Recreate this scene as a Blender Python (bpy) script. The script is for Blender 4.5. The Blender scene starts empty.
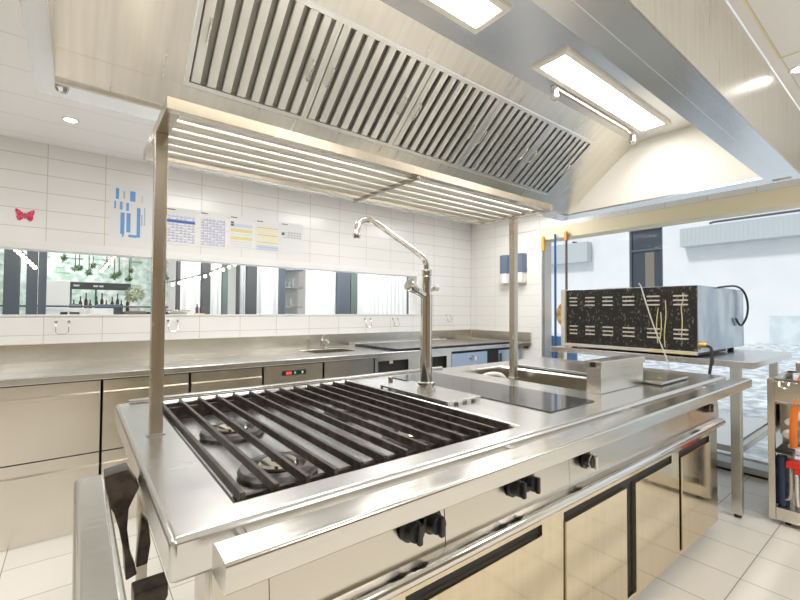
import bpy, bmesh, math, random
from mathutils import Vector, Matrix
random.seed(7)
C = bpy.context.scene.collection
R = math.radians
K = 1.027            # back-wall / right-wall plane factor

# ------------------------------------------------------------------ materials
def new_mat(name):
    m = bpy.data.materials.new(name); m.use_nodes = True
    nt = m.node_tree
    return m, nt, nt.nodes['Principled BSDF']

def plain(name, col, rough=.5, metal=0., emit=None, es=1., coat=0., spec=.5):
    m, nt, b = new_mat(name)
    b.inputs['Base Color'].default_value = (*col, 1)
    b.inputs['Roughness'].default_value = rough
    b.inputs['Metallic'].default_value = metal
    b.inputs['Specular IOR Level'].default_value = spec
    b.inputs['Coat Weight'].default_value = coat
    if emit:
        b.inputs['Emission Color'].default_value = (*emit, 1)
        b.inputs['Emission Strength'].default_value = es
    return m

def steel(name, col=(.74, .72, .69), rough=.28, scale=(2, 2, 60), var=.05, bump=.004, blotch=.03, streak=.10):
    m, nt, b = new_mat(name); n = nt.nodes; l = nt.links
    geo = n.new('ShaderNodeNewGeometry')
    mp = n.new('ShaderNodeMapping'); mp.inputs['Scale'].default_value = scale
    l.new(geo.outputs['Position'], mp.inputs['Vector'])
    ns = n.new('ShaderNodeTexNoise'); ns.inputs['Scale'].default_value = 4; ns.inputs['Detail'].default_value = 5
    l.new(mp.outputs['Vector'], ns.inputs['Vector'])
    bl = n.new('ShaderNodeTexNoise'); bl.inputs['Scale'].default_value = 7; bl.inputs['Detail'].default_value = 6; bl.inputs['Roughness'].default_value = .65
    l.new(geo.outputs['Position'], bl.inputs['Vector'])
    mr = n.new('ShaderNodeMapRange'); mr.inputs['From Min'].default_value = .3; mr.inputs['From Max'].default_value = .7
    mr.inputs['To Min'].default_value = rough - var; mr.inputs['To Max'].default_value = rough + var
    l.new(ns.outputs['Fac'], mr.inputs['Value'])
    sb = n.new('ShaderNodeMath'); sb.operation = 'SUBTRACT'; l.new(bl.outputs['Fac'], sb.inputs[0]); sb.inputs[1].default_value = .5
    ad = n.new('ShaderNodeMath'); ad.operation = 'MULTIPLY_ADD'; ad.use_clamp = True
    l.new(sb.outputs[0], ad.inputs[0]); ad.inputs[1].default_value = blotch * 6
    l.new(mr.outputs['Result'], ad.inputs[2])
    l.new(ad.outputs[0], b.inputs['Roughness'])
    mx = n.new('ShaderNodeMix'); mx.data_type = 'RGBA'
    cm = n.new('ShaderNodeMapRange'); cm.inputs['From Min'].default_value = .35; cm.inputs['From Max'].default_value = .65
    l.new(ns.outputs['Fac'], cm.inputs['Value']); l.new(cm.outputs['Result'], mx.inputs[0])
    mx.inputs[6].default_value = (*[c * (1 - streak) for c in col], 1); mx.inputs[7].default_value = (*[min(.95, c * (1 + streak * .8)) for c in col], 1)
    l.new(mx.outputs[2], b.inputs['Base Color'])
    if not bump:
        b.inputs['Metallic'].default_value = 1
        return m
    bp = n.new('ShaderNodeBump'); bp.inputs['Strength'].default_value = bump * 10; bp.inputs['Distance'].default_value = .0006
    l.new(bl.outputs['Fac'], bp.inputs['Height']); l.new(bp.outputs['Normal'], b.inputs['Normal'])
    b.inputs['Metallic'].default_value = 1
    return m

def tiles(name, au, u0, du, av, v0, dv, gap, col, grout, rough=.25, var=.03):
    """rectangular tiles; au / av name the two world axes"""
    m, nt, b = new_mat(name); n = nt.nodes; l = nt.links
    geo = n.new('ShaderNodeNewGeometry'); sp = n.new('ShaderNodeSeparateXYZ'); l.new(geo.outputs['Position'], sp.inputs[0])
    def lines(ax, o, d):
        a = n.new('ShaderNodeMath'); a.operation = 'SUBTRACT'; l.new(sp.outputs[ax], a.inputs[0]); a.inputs[1].default_value = o
        q = n.new('ShaderNodeMath'); q.operation = 'DIVIDE'; l.new(a.outputs[0], q.inputs[0]); q.inputs[1].default_value = d
        f = n.new('ShaderNodeMath'); f.operation = 'FRACT'; l.new(q.outputs[0], f.inputs[0])
        c = n.new('ShaderNodeMath'); c.operation = 'LESS_THAN'; l.new(f.outputs[0], c.inputs[0]); c.inputs[1].default_value = gap / d
        fl = n.new('ShaderNodeMath'); fl.operation = 'FLOOR'; l.new(q.outputs[0], fl.inputs[0])
        return c, fl
    c1, f1 = lines(au, u0, du); c2, f2 = lines(av, v0, dv)
    mx = n.new('ShaderNodeMath'); mx.operation = 'MAXIMUM'; l.new(c1.outputs[0], mx.inputs[0]); l.new(c2.outputs[0], mx.inputs[1])
    cb = n.new('ShaderNodeCombineXYZ'); l.new(f1.outputs[0], cb.inputs[0]); l.new(f2.outputs[0], cb.inputs[1])
    wn = n.new('ShaderNodeTexWhiteNoise'); l.new(cb.outputs[0], wn.inputs['Vector'])
    mr = n.new('ShaderNodeMapRange'); mr.inputs['To Min'].default_value = 1 - var; mr.inputs['To Max'].default_value = 1
    l.new(wn.outputs['Value'], mr.inputs['Value'])
    mul = n.new('ShaderNodeMix'); mul.data_type = 'RGBA'; mul.blend_type = 'MULTIPLY'; mul.inputs[0].default_value = 1
    mul.inputs[6].default_value = (*col, 1); l.new(mr.outputs['Result'], mul.inputs[7])
    mix = n.new('ShaderNodeMix'); mix.data_type = 'RGBA'; l.new(mx.outputs[0], mix.inputs[0])
    l.new(mul.outputs[2], mix.inputs[6]); mix.inputs[7].default_value = (*grout, 1)
    l.new(mix.outputs[2], b.inputs['Base Color'])
    b.inputs['Roughness'].default_value = rough
    bp = n.new('ShaderNodeBump'); bp.inputs['Strength'].default_value = .25; bp.inputs['Distance'].default_value = .002; bp.invert = True
    l.new(mx.outputs[0], bp.inputs['Height']); l.new(bp.outputs['Normal'], b.inputs['Normal'])
    return m

def noisy(name, c1, c2, scale=8., rough=.6, metal=0., lo=.4, hi=.6, stretch=(1, 1, 1), detail=5., bump=0.):
    m, nt, b = new_mat(name); n = nt.nodes; l = nt.links
    geo = n.new('ShaderNodeNewGeometry'); mp = n.new('ShaderNodeMapping'); mp.inputs['Scale'].default_value = stretch
    l.new(geo.outputs['Position'], mp.inputs['Vector'])
    ns = n.new('ShaderNodeTexNoise'); ns.inputs['Scale'].default_value = scale; ns.inputs['Detail'].default_value = detail
    l.new(mp.outputs['Vector'], ns.inputs['Vector'])
    cr = n.new('ShaderNodeValToRGB'); cr.color_ramp.elements[0].position = lo; cr.color_ramp.elements[1].position = hi
    cr.color_ramp.elements[0].color = (*c1, 1); cr.color_ramp.elements[1].color = (*c2, 1)
    l.new(ns.outputs['Fac'], cr.inputs['Fac']); l.new(cr.outputs['Color'], b.inputs['Base Color'])
    b.inputs['Roughness'].default_value = rough; b.inputs['Metallic'].default_value = metal
    if bump:
        bp = n.new('ShaderNodeBump'); bp.inputs['Strength'].default_value = bump; bp.inputs['Distance'].default_value = .01
        l.new(ns.outputs['Fac'], bp.inputs['Height']); l.new(bp.outputs['Normal'], b.inputs['Normal'])
    return m

def pane_mat(name, tint=(.97, .99, 1.)):
    m = bpy.data.materials.new(name); m.use_nodes = True; nt = m.node_tree; n = nt.nodes; l = nt.links
    n.remove(n['Principled BSDF'])
    t = n.new('ShaderNodeBsdfTransparent'); t.inputs['Color'].default_value = (*tint, 1)
    g = n.new('ShaderNodeBsdfGlossy'); g.inputs['Roughness'].default_value = .02
    fr = n.new('ShaderNodeFresnel'); fr.inputs['IOR'].default_value = 1.12
    mx = n.new('ShaderNodeMixShader'); l.new(fr.outputs[0], mx.inputs[0]); l.new(t.outputs[0], mx.inputs[1]); l.new(g.outputs[0], mx.inputs[2])
    l.new(mx.outputs[0], n['Material Output'].inputs['Surface'])
    return m

M = {}
M['steel'] = steel('brushed_steel', (.66, .625, .555), .22, (2, 2, 2), .02, 0, .008, .015)
M['steel_top'] = steel('worktop_steel', (.69, .685, .67), .25, (3, 3, 3), .02, 0, .012, .03)
M['steel_rail'] = steel('rail_steel', (.69, .67, .62), .20, (1.0, 20, 20), .03, 0, .02, .04)
M['steel_door'] = steel('door_steel', (.68, .59, .43), .10, (14, 14, .8), .02, 0, .012, .04)  # gold tint puts the warm floor reflection into the colour
M['steel_hood'] = steel('hood_steel', (.84, .805, .735), .30, (10, .6, .6), .03, 0, .008, .05)
M['steel_lip'] = plain('hood_lip_steel', (.82, .825, .83), .27, 1.)
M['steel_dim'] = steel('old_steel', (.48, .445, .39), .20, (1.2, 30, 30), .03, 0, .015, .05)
M['steel_cab'] = steel('cabinet_steel', (.75, .715, .645), .24, (2, 2, 2), .02, 0, .012, .015)
M['steel_post'] = steel('post_steel', (.56, .505, .42), .25, (20, 20, .8), .03, 0, .015, .05)
M['rod'] = steel('rod_steel', (.66, .63, .58), .42, (1., 20, 20), .04, 0, .01, .04)
M['chrome'] = plain('polished_chrome', (.74, .725, .70), .10, 1.)
M['black'] = plain('black_plastic', (.018, .018, .02), .38)
M['gap'] = plain('dark_recess', (.03, .03, .032), .6)
M['iron'] = noisy('seasoned_iron', (.035, .027, .023), (.085, .064, .052), 30, .36, .55)
M['burner'] = noisy('burner_enamel', (.05, .047, .045), (.16, .15, .14), 25, .5, .4)
M['ceran'] = plain('ceramic_glass', (.05, .05, .052), .09, 0., spec=.5)
M['ceran_edge'] = plain('ceramic_edge', (.02, .022, .035), .2)
M['white_plastic'] = plain('white_plastic', (.86, .86, .85), .35)
M['white'] = plain('white_paint', (.86, .86, .85), .5)
M['paper'] = plain('paper_white', (.80, .81, .82), .6)
M['blue_ink'] = plain('blue_ink', (.16, .36, .72), .6)
M['navy_ink'] = plain('navy_ink', (.06, .16, .50), .6)
M['pale_blue_ink'] = plain('pale_blue_ink', (.60, .66, .80), .6)
M['lilac_ink'] = plain('lilac_ink', (.48, .49, .68), .6)
M['yellow_ink'] = plain('yellow_ink', (.80, .68, .20), .6)
M['pale_yellow_ink'] = plain('pale_yellow_ink', (.84, .80, .62), .6)
M['grey_ink'] = plain('grey_ink', (.52, .52, .56), .6)
M['dark_ink'] = plain('dark_ink', (.08, .08, .12), .6)
M['butterfly'] = noisy('butterfly_pink', (.62, .02, .10), (.80, .12, .22), 60, .5)
M['butterfly_body'] = plain('butterfly_body', (.45, .16, .10), .5)
M['yellow_paint'] = plain('cream_yellow_paint', (.90, .81, .58), .5)
M['tan'] = plain('tan_paint', (.30, .24, .165), .6)
M['cream'] = plain('cream_paint', (.86, .83, .76), .55)
M['floor'] = tiles('floor_tiles', 'X', 2.523, .3095, 'Y', .5935, .3125, .005, (.80, .765, .705), (.36, .32, .27), .30, .05)
M['tile_back'] = tiles('wall_tiles_back', 'X', .149 * K, .3236 * K, 'Z', 1.27 + (1.69 - 1.27) * K, .1205 * K, .004, (.87, .865, .85), (.58, .54, .48), .22, .02)
M['tile_right'] = tiles('wall_tiles_right', 'Y', .817 * 1.026, .311 * 1.026, 'Z', 1.27 + (1.69 - 1.27) * K, .1205 * K, .004, (.87, .86, .83), (.70, .66, .59), .22, .02)
M['tile_strip'] = tiles('wall_tiles_strip', 'Y', .817 * 1.026, .311 * 1.026, 'Z', 2.195, .5, .004, (.86, .855, .83), (.62, .58, .52), .22, .02)
M['ceiling'] = tiles('ceiling_panels', 'X', -60., 200., 'Y', 2.36, .325, .006, (.93, .93, .925), (.74, .70, .64), .5, .01)
M['glass'] = pane_mat('window_glass')
M['lamp'] = plain('lamp_diffuser', (.95, .95, .93), .4, emit=(1., .985, .955), es=20.)
M['fill_kitchen'] = plain('kitchen_fill_diffuser', (.95, .95, .95), .4, emit=(1., .98, .945), es=20.)  # for the added panels around and behind the camera
M['fill_aisle'] = plain('aisle_fill_diffuser', (.95, .95, .95), .4, emit=(1., .985, .96), es=10.5)  # for the added panels over the back aisle
M['fill_dining'] = plain('dining_fill_diffuser', (.95, .95, .95), .4, emit=(1., .985, .96), es=26.)  # for the added dining room panels
M['bulb'] = plain('warm_bulb', (1, .9, .7), .4, emit=(1., .78, .45), es=6.)
M['cord'] = plain('black_rubber', (.02, .02, .022), .5)
M['orange'] = plain('orange_rubber', (.85, .20, .02), .42)
M['red'] = plain('red_plastic', (.72, .03, .02), .4)
M['brass'] = plain('brass', (.72, .46, .16), .3, 1.)
M['led_red'] = plain('led_red', (.6, .03, .03), .4, emit=(1., .06, .04), es=1.2)
M['led_green'] = plain('led_green', (.03, .4, .2), .4, emit=(.05, .8, .4), es=.5)
M['disp_blue'] = plain('translucent_blue_plastic', (.15, .19, .28), .2)
M['pole_blue'] = plain('blue_pole', (.03, .12, .34), .35)
M['pole_grey'] = plain('grey_pole', (.45, .44, .42), .35, .8)
M['pole_brown'] = plain('brown_pole', (.16, .11, .10), .4)
M['tip_yellow'] = plain('ochre_tip', (.70, .40, .06), .45)
M['tip_orange'] = plain('orange_tip', (.62, .30, .08), .45)
M['wood'] = noisy('ochre_print', (.50, .27, .06), (.78, .55, .25), 14, .5)
M['blue_panel'] = plain('blue_panel', (.10, .24, .44), .4)
M['dark_grey'] = plain('dark_grey_panel', (.085, .09, .095), .6)
M['slate'] = plain('slate_blue_panel', (.10, .12, .15), .6)
M['grey_green'] = plain('grey_green_panel', (.13, .17, .16), .6)
M['curtain'] = plain('white_curtain', (.90, .91, .93), .8)
M['leaf'] = noisy('leaf_green', (.05, .12, .05), (.20, .32, .16), 30, .6)
M['pale_leaf'] = noisy('pale_blossom', (.35, .45, .25), (.82, .84, .74), 40, .7)
M['hedge'] = noisy('pale_hedge', (.42, .56, .48), (.72, .78, .75), 9, .8, detail=8)
M['facade'] = noisy('white_render', (.80, .815, .83), (.83, .84, .85), 1.5, .8)
M['plinth'] = noisy('grey_plinth', (.62, .68, .72), (.74, .79, .82), 3, .7)
M['pavement'] = noisy('pale_cobbles', (.42, .47, .52), (.84, .86, .88), 6.5, .55, stretch=(1, 1, 1), bump=.3)
M['box_grey'] = plain('grey_ribbed_box', (.54, .575, .595), .6)
M['shop_glass'] = plain('dark_shop_glass', (.05, .065, .08), .12, spec=.6)
M['door_brown'] = plain('brown_inner_door', (.22, .19, .15), .5)
M['dirt_black'] = noisy('greasy_black_steel', (.030, .029, .027), (.46, .44, .39), 80, .36, .5, lo=.58, hi=.84, stretch=(1, 1, .6), detail=10)
M['grease'] = plain('dried_grease', (.62, .54, .26), .35)
M['oven_side'] = noisy('oven_side_steel', (.33, .38, .43), (.50, .54, .57), 5, .26, .95, stretch=(1, 1, .6))
M['beige_edge'] = plain('beige_edge', (.62, .58, .50), .45, .4)
M['baffle'] = plain('filter_steel', (.92, .91, .88), .30, 1.)
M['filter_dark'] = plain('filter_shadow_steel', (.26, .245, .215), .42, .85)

M['lamp_spot'] = plain('spot_diffuser', (.95, .95, .95), .4, emit=(1., .98, .945), es=12.)
for k in ('bulb', 'led_red', 'led_green', 'lamp_spot'): M[k].cycles.emission_sampling = 'NONE'
for k in ('lamp', 'fill_kitchen', 'fill_aisle', 'fill_dining'): M[k].cycles.emission_sampling = 'FRONT'

# ------------------------------------------------------------------ mesh builder
class B:
    def __init__(s): s.bm = bmesh.new()
    def box(s, x0, x1, y0, y1, z0, z1, bev=0., seg=2, mi=0):
        t = bmesh.new()
        bmesh.ops.create_cube(t, size=1)
        for v in t.verts:
            v.co = Vector((x0 + (v.co.x + .5) * (x1 - x0), y0 + (v.co.y + .5) * (y1 - y0), z0 + (v.co.z + .5) * (z1 - z0)))
        if bev > 0:
            bmesh.ops.bevel(t, geom=t.edges[:], offset=bev, segments=seg, profile=.5, affect='EDGES')
        return s._add(t, mi)
    def _add(s, t, mi=0, mat=None):
        if mat is not None: t.transform(mat)
        for f in t.faces: f.material_index = mi
        me = bpy.data.meshes.new('tmp'); t.to_mesh(me); t.free()
        n = len(s.bm.faces); s.bm.from_mesh(me); bpy.data.meshes.remove(me)
        s.bm.faces.ensure_lookup_table()
        for f in s.bm.faces[n:]: f.material_index = mi
        return s
    def cyl(s, p0, p1, r, r2=None, seg=20, mi=0, bev=0.):
        p0, p1 = Vector(p0), Vector(p1); d = p1 - p0
        t = bmesh.new()
        bmesh.ops.create_cone(t, cap_ends=True, segments=seg, radius1=r, radius2=r if r2 is None else r2, depth=d.length)
        if bev:
            es = [e for e in t.edges if any(len(f.verts) > 4 for f in e.link_faces)]
            bmesh.ops.bevel(t, geom=es, offset=bev, segments=2, profile=.5, affect='EDGES')
        m = Matrix.Translation((p0 + p1) / 2) @ d.to_track_quat('Z', 'Y').to_matrix().to_4x4()
        return s._add(t, mi, m)
    def lathe(s, prof, org, axis=(0, 0, 1), seg=28, mi=0):
        """prof: list of (radius, height along axis)"""
        t = bmesh.new(); rings = []
        for r, h in prof:
            if r < 1e-6: rings.append([t.verts.new((0, 0, h))])
            else: rings.append([t.verts.new((r * math.cos(2 * math.pi * i / seg), r * math.sin(2 * math.pi * i / seg), h)) for i in range(seg)])
        for a, b in zip(rings, rings[1:]):
            for i in range(seg):
                j = (i + 1) % seg
                if len(a) == 1 and len(b) == 1: continue
                if len(a) == 1: t.faces.new((a[0], b[j], b[i]))
                elif len(b) == 1: t.faces.new((a[i], a[j], b[0]))
                else: t.faces.new((a[i], a[j], b[j], b[i]))
        bmesh.ops.recalc_face_normals(t, faces=t.faces[:])
        m = Matrix.Translation(Vector(org)) @ Vector(axis).to_track_quat('Z', 'Y').to_matrix().to_4x4()
        return s._add(t, mi, m)
    def prism(s, pts, ax, lo, hi, mi=0, bev=0.):
        """outline pts in the two other axes (in xyz order), extruded along ax from lo to hi"""
        t = bmesh.new()
        def mk(p, q):
            return {'x': (q, p[0], p[1]), 'y': (p[0], q, p[1]), 'z': (p[0], p[1], q)}[ax]
        a = [t.verts.new(mk(p, lo)) for p in pts]; b = [t.verts.new(mk(p, hi)) for p in pts]
        t.faces.new(a); t.faces.new(b[::-1])
        for i in range(len(pts)):
            j = (i + 1) % len(pts); t.faces.new((a[i], b[i], b[j], a[j]))
        bmesh.ops.recalc_face_normals(t, faces=t.faces[:])
        if bev: bmesh.ops.bevel(t, geom=t.edges[:], offset=bev, segments=2, profile=.5, affect='EDGES')
        return s._add(t, mi)
    def tube(s, pts, r, seg=12, mi=0, smooth=0):
        pts = [Vector(p) for p in pts]
        for _ in range(smooth):
            q = [pts[0]]
            for a, b in zip(pts, pts[1:]): q += [a * .75 + b * .25, a * .25 + b * .75]
            pts = q + [pts[-1]]
        t = bmesh.new(); rings = []; up = None
        for i, p in enumerate(pts):
            d = (pts[min(i + 1, len(pts) - 1)] - pts[max(i - 1, 0)]).normalized()
            if up is None:
                up = Vector((0, 0, 1)) if abs(d.z) < .9 else Vector((1, 0, 0))
            x = d.cross(up).normalized(); up = x.cross(d).normalized()
            rr = r[i] if isinstance(r, (list, tuple)) else r
            rings.append([t.verts.new(p + (x * math.cos(2 * math.pi * k / seg) + up * math.sin(2 * math.pi * k / seg)) * rr) for k in range(seg)])
        for a, b in zip(rings, rings[1:]):
            for k in range(seg):
                j = (k + 1) % seg; t.faces.new((a[k], a[j], b[j], b[k]))
        t.faces.new(rings[0][::-1]); t.faces.new(rings[-1])
        bmesh.ops.recalc_face_normals(t, faces=t.faces[:])
        return s._add(t, mi)
    def plate(s, us, vs, hole, ax, lo, hi, mi=0):
        """flat plate with rectangular holes: grid lines us x vs over the two axes other than ax, hole(i,j) drops a cell"""
        t = bmesh.new(); V = {}
        def mk(u, v, w):
            return {'x': (w, u, v), 'y': (u, w, v), 'z': (u, v, w)}[ax]
        def vert(i, j, k):
            if (i, j, k) not in V: V[i, j, k] = t.verts.new(mk(us[i], vs[j], hi if k else lo))
            return V[i, j, k]
        nu, nv = len(us) - 1, len(vs) - 1
        solid = lambda i, j: 0 <= i < nu and 0 <= j < nv and not hole(i, j)
        for i in range(nu):
            for j in range(nv):
                if not solid(i, j): continue
                for k in (0, 1): t.faces.new([vert(i, j, k), vert(i + 1, j, k), vert(i + 1, j + 1, k), vert(i, j + 1, k)])
                for di, dj, a, b in ((-1, 0, (i, j), (i, j + 1)), (1, 0, (i + 1, j), (i + 1, j + 1)), (0, -1, (i, j), (i + 1, j)), (0, 1, (i, j + 1), (i + 1, j + 1))):
                    if not solid(i + di, j + dj):
                        t.faces.new([vert(*a, 0), vert(*b, 0), vert(*b, 1), vert(*a, 1)])
        bmesh.ops.recalc_face_normals(t, faces=t.faces[:])
        return s._add(t, mi)
    def mosaic(s, us, vs, cell, ax, base, out):
        """one sheet of cells at different heights: cell(i,j) -> (material index, height); out is +1 / -1 along ax"""
        def mk(u, v, w):
            return {'x': (w, u, v), 'y': (u, w, v), 'z': (u, v, w)}[ax]
        t = bmesh.new(); V = {}
        def vert(i, j, h):
            k = (i, j, round(h, 5))
            if k not in V: V[k] = t.verts.new(mk(us[i], vs[j], base + out * h))
            return V[k]
        nu, nv = len(us) - 1, len(vs) - 1
        for i in range(nu):
            for j in range(nv):
                mi, h = cell(i, j)
                t.faces.new([vert(i, j, h), vert(i + 1, j, h), vert(i + 1, j + 1, h), vert(i, j + 1, h)]).material_index = mi
                for di, dj, a, b in ((1, 0, (i + 1, j), (i + 1, j + 1)), (0, 1, (i, j + 1), (i + 1, j + 1))):
                    if i + di < nu and j + dj < nv:
                        m2, h2 = cell(i + di, j + dj)
                        if abs(h2 - h) > 1e-6:
                            t.faces.new([vert(*a, h), vert(*b, h), vert(*b, h2), vert(*a, h2)]).material_index = mi if h > h2 else m2
        # closed back
        rim = [(i, 0) for i in range(nu)] + [(nu, j) for j in range(nv)] + [(i, nv) for i in range(nu, 0, -1)] + [(0, j) for j in range(nv, 0, -1)]
        back = -.002
        hs = {}
        for f in t.faces: pass
        ring_b = [t.verts.new(mk(us[i], vs[j], base + out * back)) for i, j in rim]
        def hh(i, j):
            return cell(min(i, nu - 1), min(j, nv - 1))[1]
        for q in range(len(rim)):
            a, b = rim[q], rim[(q + 1) % len(rim)]
            ci, cj = min(min(a[0], b[0]), nu - 1), min(min(a[1], b[1]), nv - 1)
            h = cell(ci, cj)[1]
            t.faces.new([vert(*a, h), vert(*b, h), ring_b[(q + 1) % len(rim)], ring_b[q]]).material_index = cell(ci, cj)[0]
        t.faces.new(ring_b)
        bmesh.ops.recalc_face_normals(t, faces=t.faces[:])
        me = bpy.data.meshes.new('tmp'); t.to_mesh(me); t.free(); s.bm.from_mesh(me); bpy.data.meshes.remove(me)
        return s

ROOT = {}
def obj(name, b, mats, parent=None, smooth=True, label=None, bevel=0., weld=False):
    bm = b.bm
    if weld: bmesh.ops.remove_doubles(bm, verts=bm.verts[:], dist=1e-5)
    if parent is None:
        xs = [v.co.x for v in bm.verts]; ys = [v.co.y for v in bm.verts]; zs = [v.co.z for v in bm.verts]
        org = Vector(((min(xs) + max(xs)) / 2, (min(ys) + max(ys)) / 2, min(zs)))
    else: org = ROOT[parent.name]
    bmesh.ops.translate(bm, verts=bm.verts[:], vec=-org)
    me = bpy.data.meshes.new(name); bm.to_mesh(me); bm.free()
    for m in (mats if isinstance(mats, (list, tuple)) else [mats]): me.materials.append(m)
    if smooth:
        me.polygons.foreach_set('use_smooth', [True] * len(me.polygons))
        me.set_sharp_from_angle(angle=R(32))
    o = bpy.data.objects.new(name, me); C.objects.link(o)
    if parent is None: o.location = org
    else: o.parent = parent
    ROOT[o.name] = org
    if label: o['label'] = label
    if bevel:
        md = o.modifiers.new('bevel', 'BEVEL'); md.width = bevel; md.segments = 2; md.limit_method = 'ANGLE'; md.angle_limit = R(40)
    if smooth:
        wn = o.modifiers.new('normals', 'WEIGHTED_NORMAL'); wn.keep_sharp = True; wn.weight = 100
    return o

def diffuser(x0, x1, y0, y1, z0, z1, mat, parent):
    b = B().box(x0, x1, y0, y1, z0, z1)
    for f in b.bm.faces:
        f.material_index = 1 if sum(v.co.z for v in f.verts) / 4 < z0 + 1e-5 else 0     # only the underside gives light
    return obj('diffuser', b, [M['white'], mat], parent, smooth=False)

def thing(name, label, cat, loc, group=None):
    o = bpy.data.objects.new(name, None); C.objects.link(o); o.location = loc; o.empty_display_size = .05
    ROOT[o.name] = Vector(loc)
    o['label'] = label; o['category'] = cat
    if group: o['group'] = group
    return o

def tag(o, label, cat, group=None):
    o['label'] = label; o['category'] = cat
    if group: o['group'] = group
    return o

def struct(name, b, mats, parent=None, **kw):
    o = obj(name, b, mats, parent, **kw)
    if parent is None: o['kind'] = 'structure'
    return o

def dup(root, delta, label=None):
    r = root.copy(); C.objects.link(r); r.location = Vector(root.location) + Vector(delta)
    if label: r['label'] = label
    for ch in list(root.children):
        c = ch.copy(); C.objects.link(c); c.parent = r
        for g in list(ch.children):
            d = g.copy(); C.objects.link(d); d.parent = c
    return r

def fork(o, delta, parent):
    """a copy of a part shifted by delta under the same (or another) thing, sub-parts included"""
    c = o.copy(); C.objects.link(c); c.parent = parent; c.location = Vector(o.location) + Vector(delta)
    ROOT[c.name] = ROOT[o.name]
    for g in list(o.children):
        d = g.copy(); C.objects.link(d); d.parent = c
    return c

def bz(z): return 1.27 + (z - 1.27) * K      # heights read on the back-wall plane
WY = 3.80                                     # back wall, kitchen face
WX = 4.146                                    # right wall, kitchen face
CZ = 2.42                                     # room ceiling

# ------------------------------------------------------------------ setting
struct('floor', B().box(-3, 4.36, -3, 9.6, -.1, 0), M['floor'])
wb = B().plate([-3, -1.3, 3.22, WX + .22], [0, bz(1.219), bz(1.70), 3.0], lambda i, j: i == 1 and j == 1, 'y', WY, WY + .16)
struct('wall_back', wb, M['tile_back'])
OY = 2.742; OZ = 2.08
wr = B().plate([-2.6, -1.6, OY, WY], [0, OZ, 3.0], lambda i, j: i == 1 and j == 0, 'x', WX, WX + .2)
struct('wall_right', wr, M['tile_right'])
struct('wall_left', B().box(-3.1, -3, -3, 9.6, 0, 3), M['tan'])
struct('wall_near', B().box(-3, 4.36, -3.1, -3, 0, 3), M['tan'])
struct('wall_corner', B().box(WX, WX + .2, -3, -2.6, 0, 3), M['cream'])
ce = B().plate([-3, -.135, 3.305, WX], [-3, .455, 1.985, WY], lambda i, j: i == 1 and j == 1, 'z', CZ, CZ + .06)
struct('ceiling', ce, M['ceiling'])
# painted lintel and jamb around the street opening
struct('trim_1', B().plate([-1.58, -1.56, OY - .045, OY + .012], [0.002, OZ - .012, 2.195], lambda i, j: j == 0 , 'x', WX - .012, WX + .19), M['yellow_paint'])
struct('trim_4', B().plate([OY - .012, OY + .012], [.002, OZ - .0125], lambda i, j: False, 'x', WX - .006, WX + .19), M['white'])
struct('trim_2', B().box(WX - .006, WX - .001, -1.58, 3.3, 2.1955, 2.32), M['tile_strip'])
# hatch seam in the ceiling
struct('trim_3', B().plate([1.9, 1.906, 2.487, 2.493], [-.20, -.194, .414, .42], lambda i, j: i == 1 and j == 1, 'z', CZ - .004, CZ - .0005), M['yellow_paint'])
# pass-through window in the back wall
z0, z1 = bz(1.219), bz(1.70)
w = B().plate([-1.3, -1.28, 3.2, 3.22], [z0, z0 + .008, z1 - .034, z1 + .024], lambda i, j: i == 1 and j == 1, 'y', WY - .006, WY - .0005)
w.plate([-1.299, -1.28, 3.2, 3.219], [z0 + .0005, z0 + .008, z1 - .034, z1 - .0005], lambda i, j: i == 1 and j == 1, 'y', WY - .0005, WY + .15)
win = struct('window_1', w, M['white'])
obj('glass_pane', B().box(-1.28, 3.2, WY + .118, WY + .124, z0 + .009, z1 - .035), M['glass'], win)
# big street window
w = B().plate([-1.55, -1.5, .2, .26, 2.86, 2.95], [.03, .08, 2.14, 2.20], lambda i, j: i in (1, 3) and j == 1, 'x', WX + .202, WX + .25)
win2 = struct('window_2', w, M['white'])
obj('glass_pane', B().box(WX + .222, WX + .228, -1.499, .199, .081, 2.139), M['glass'], win2)
obj('glass_pane', B().box(WX + .222, WX + .228, .261, 2.859, .081, 2.139), M['glass'], win2)
obj('lower_panel', B().box(WX + .204, WX + .214, 2.43, 2.859, .30, .985), M['blue_panel'], win2, label='blue lower panel')
struct('baseboard_right', B().box(WX - .005, WX + .18, -1.5, OY - .06, .02, .07, .006), M['box_grey'])
struct('trim_5', B().box(WX + .01, WX + .18, -1.5, OY - .06, .001, .0195), M['gap'])

# ------------------------------------------------------------------ cooking island
isl = thing('cooking_range', 'long stainless steel cooking island with gas burners in the foreground', 'cooking range', (1.56, 1.36, 0))
FX0, FX1, FY0, FY1 = .125, 3.0, .757, 1.967
xs = [FX0, .255, 1.135, 1.885, 2.265, FX1]; ys = [FY0, .84, 1.03, 1.80, 1.90, FY1]
holes = {(1, 1), (1, 2), (1, 3), (3, 2)}
obj('worktop', B().plate(xs, ys, lambda i, j: (i, j) in holes, 'z', .825, .9), M['steel_top'], isl, bevel=.011)
obj('burner_tray', B().plate([.256, .262, 1.128, 1.134], [.841, .848, 1.892, 1.899], lambda i, j: False, 'z', .826, .838), M['steel_top'], isl)
obj('back_rim', B().box(.17, 1.85, 1.93, 1.957, .9005, .914, .004), M['steel_top'], isl)
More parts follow.
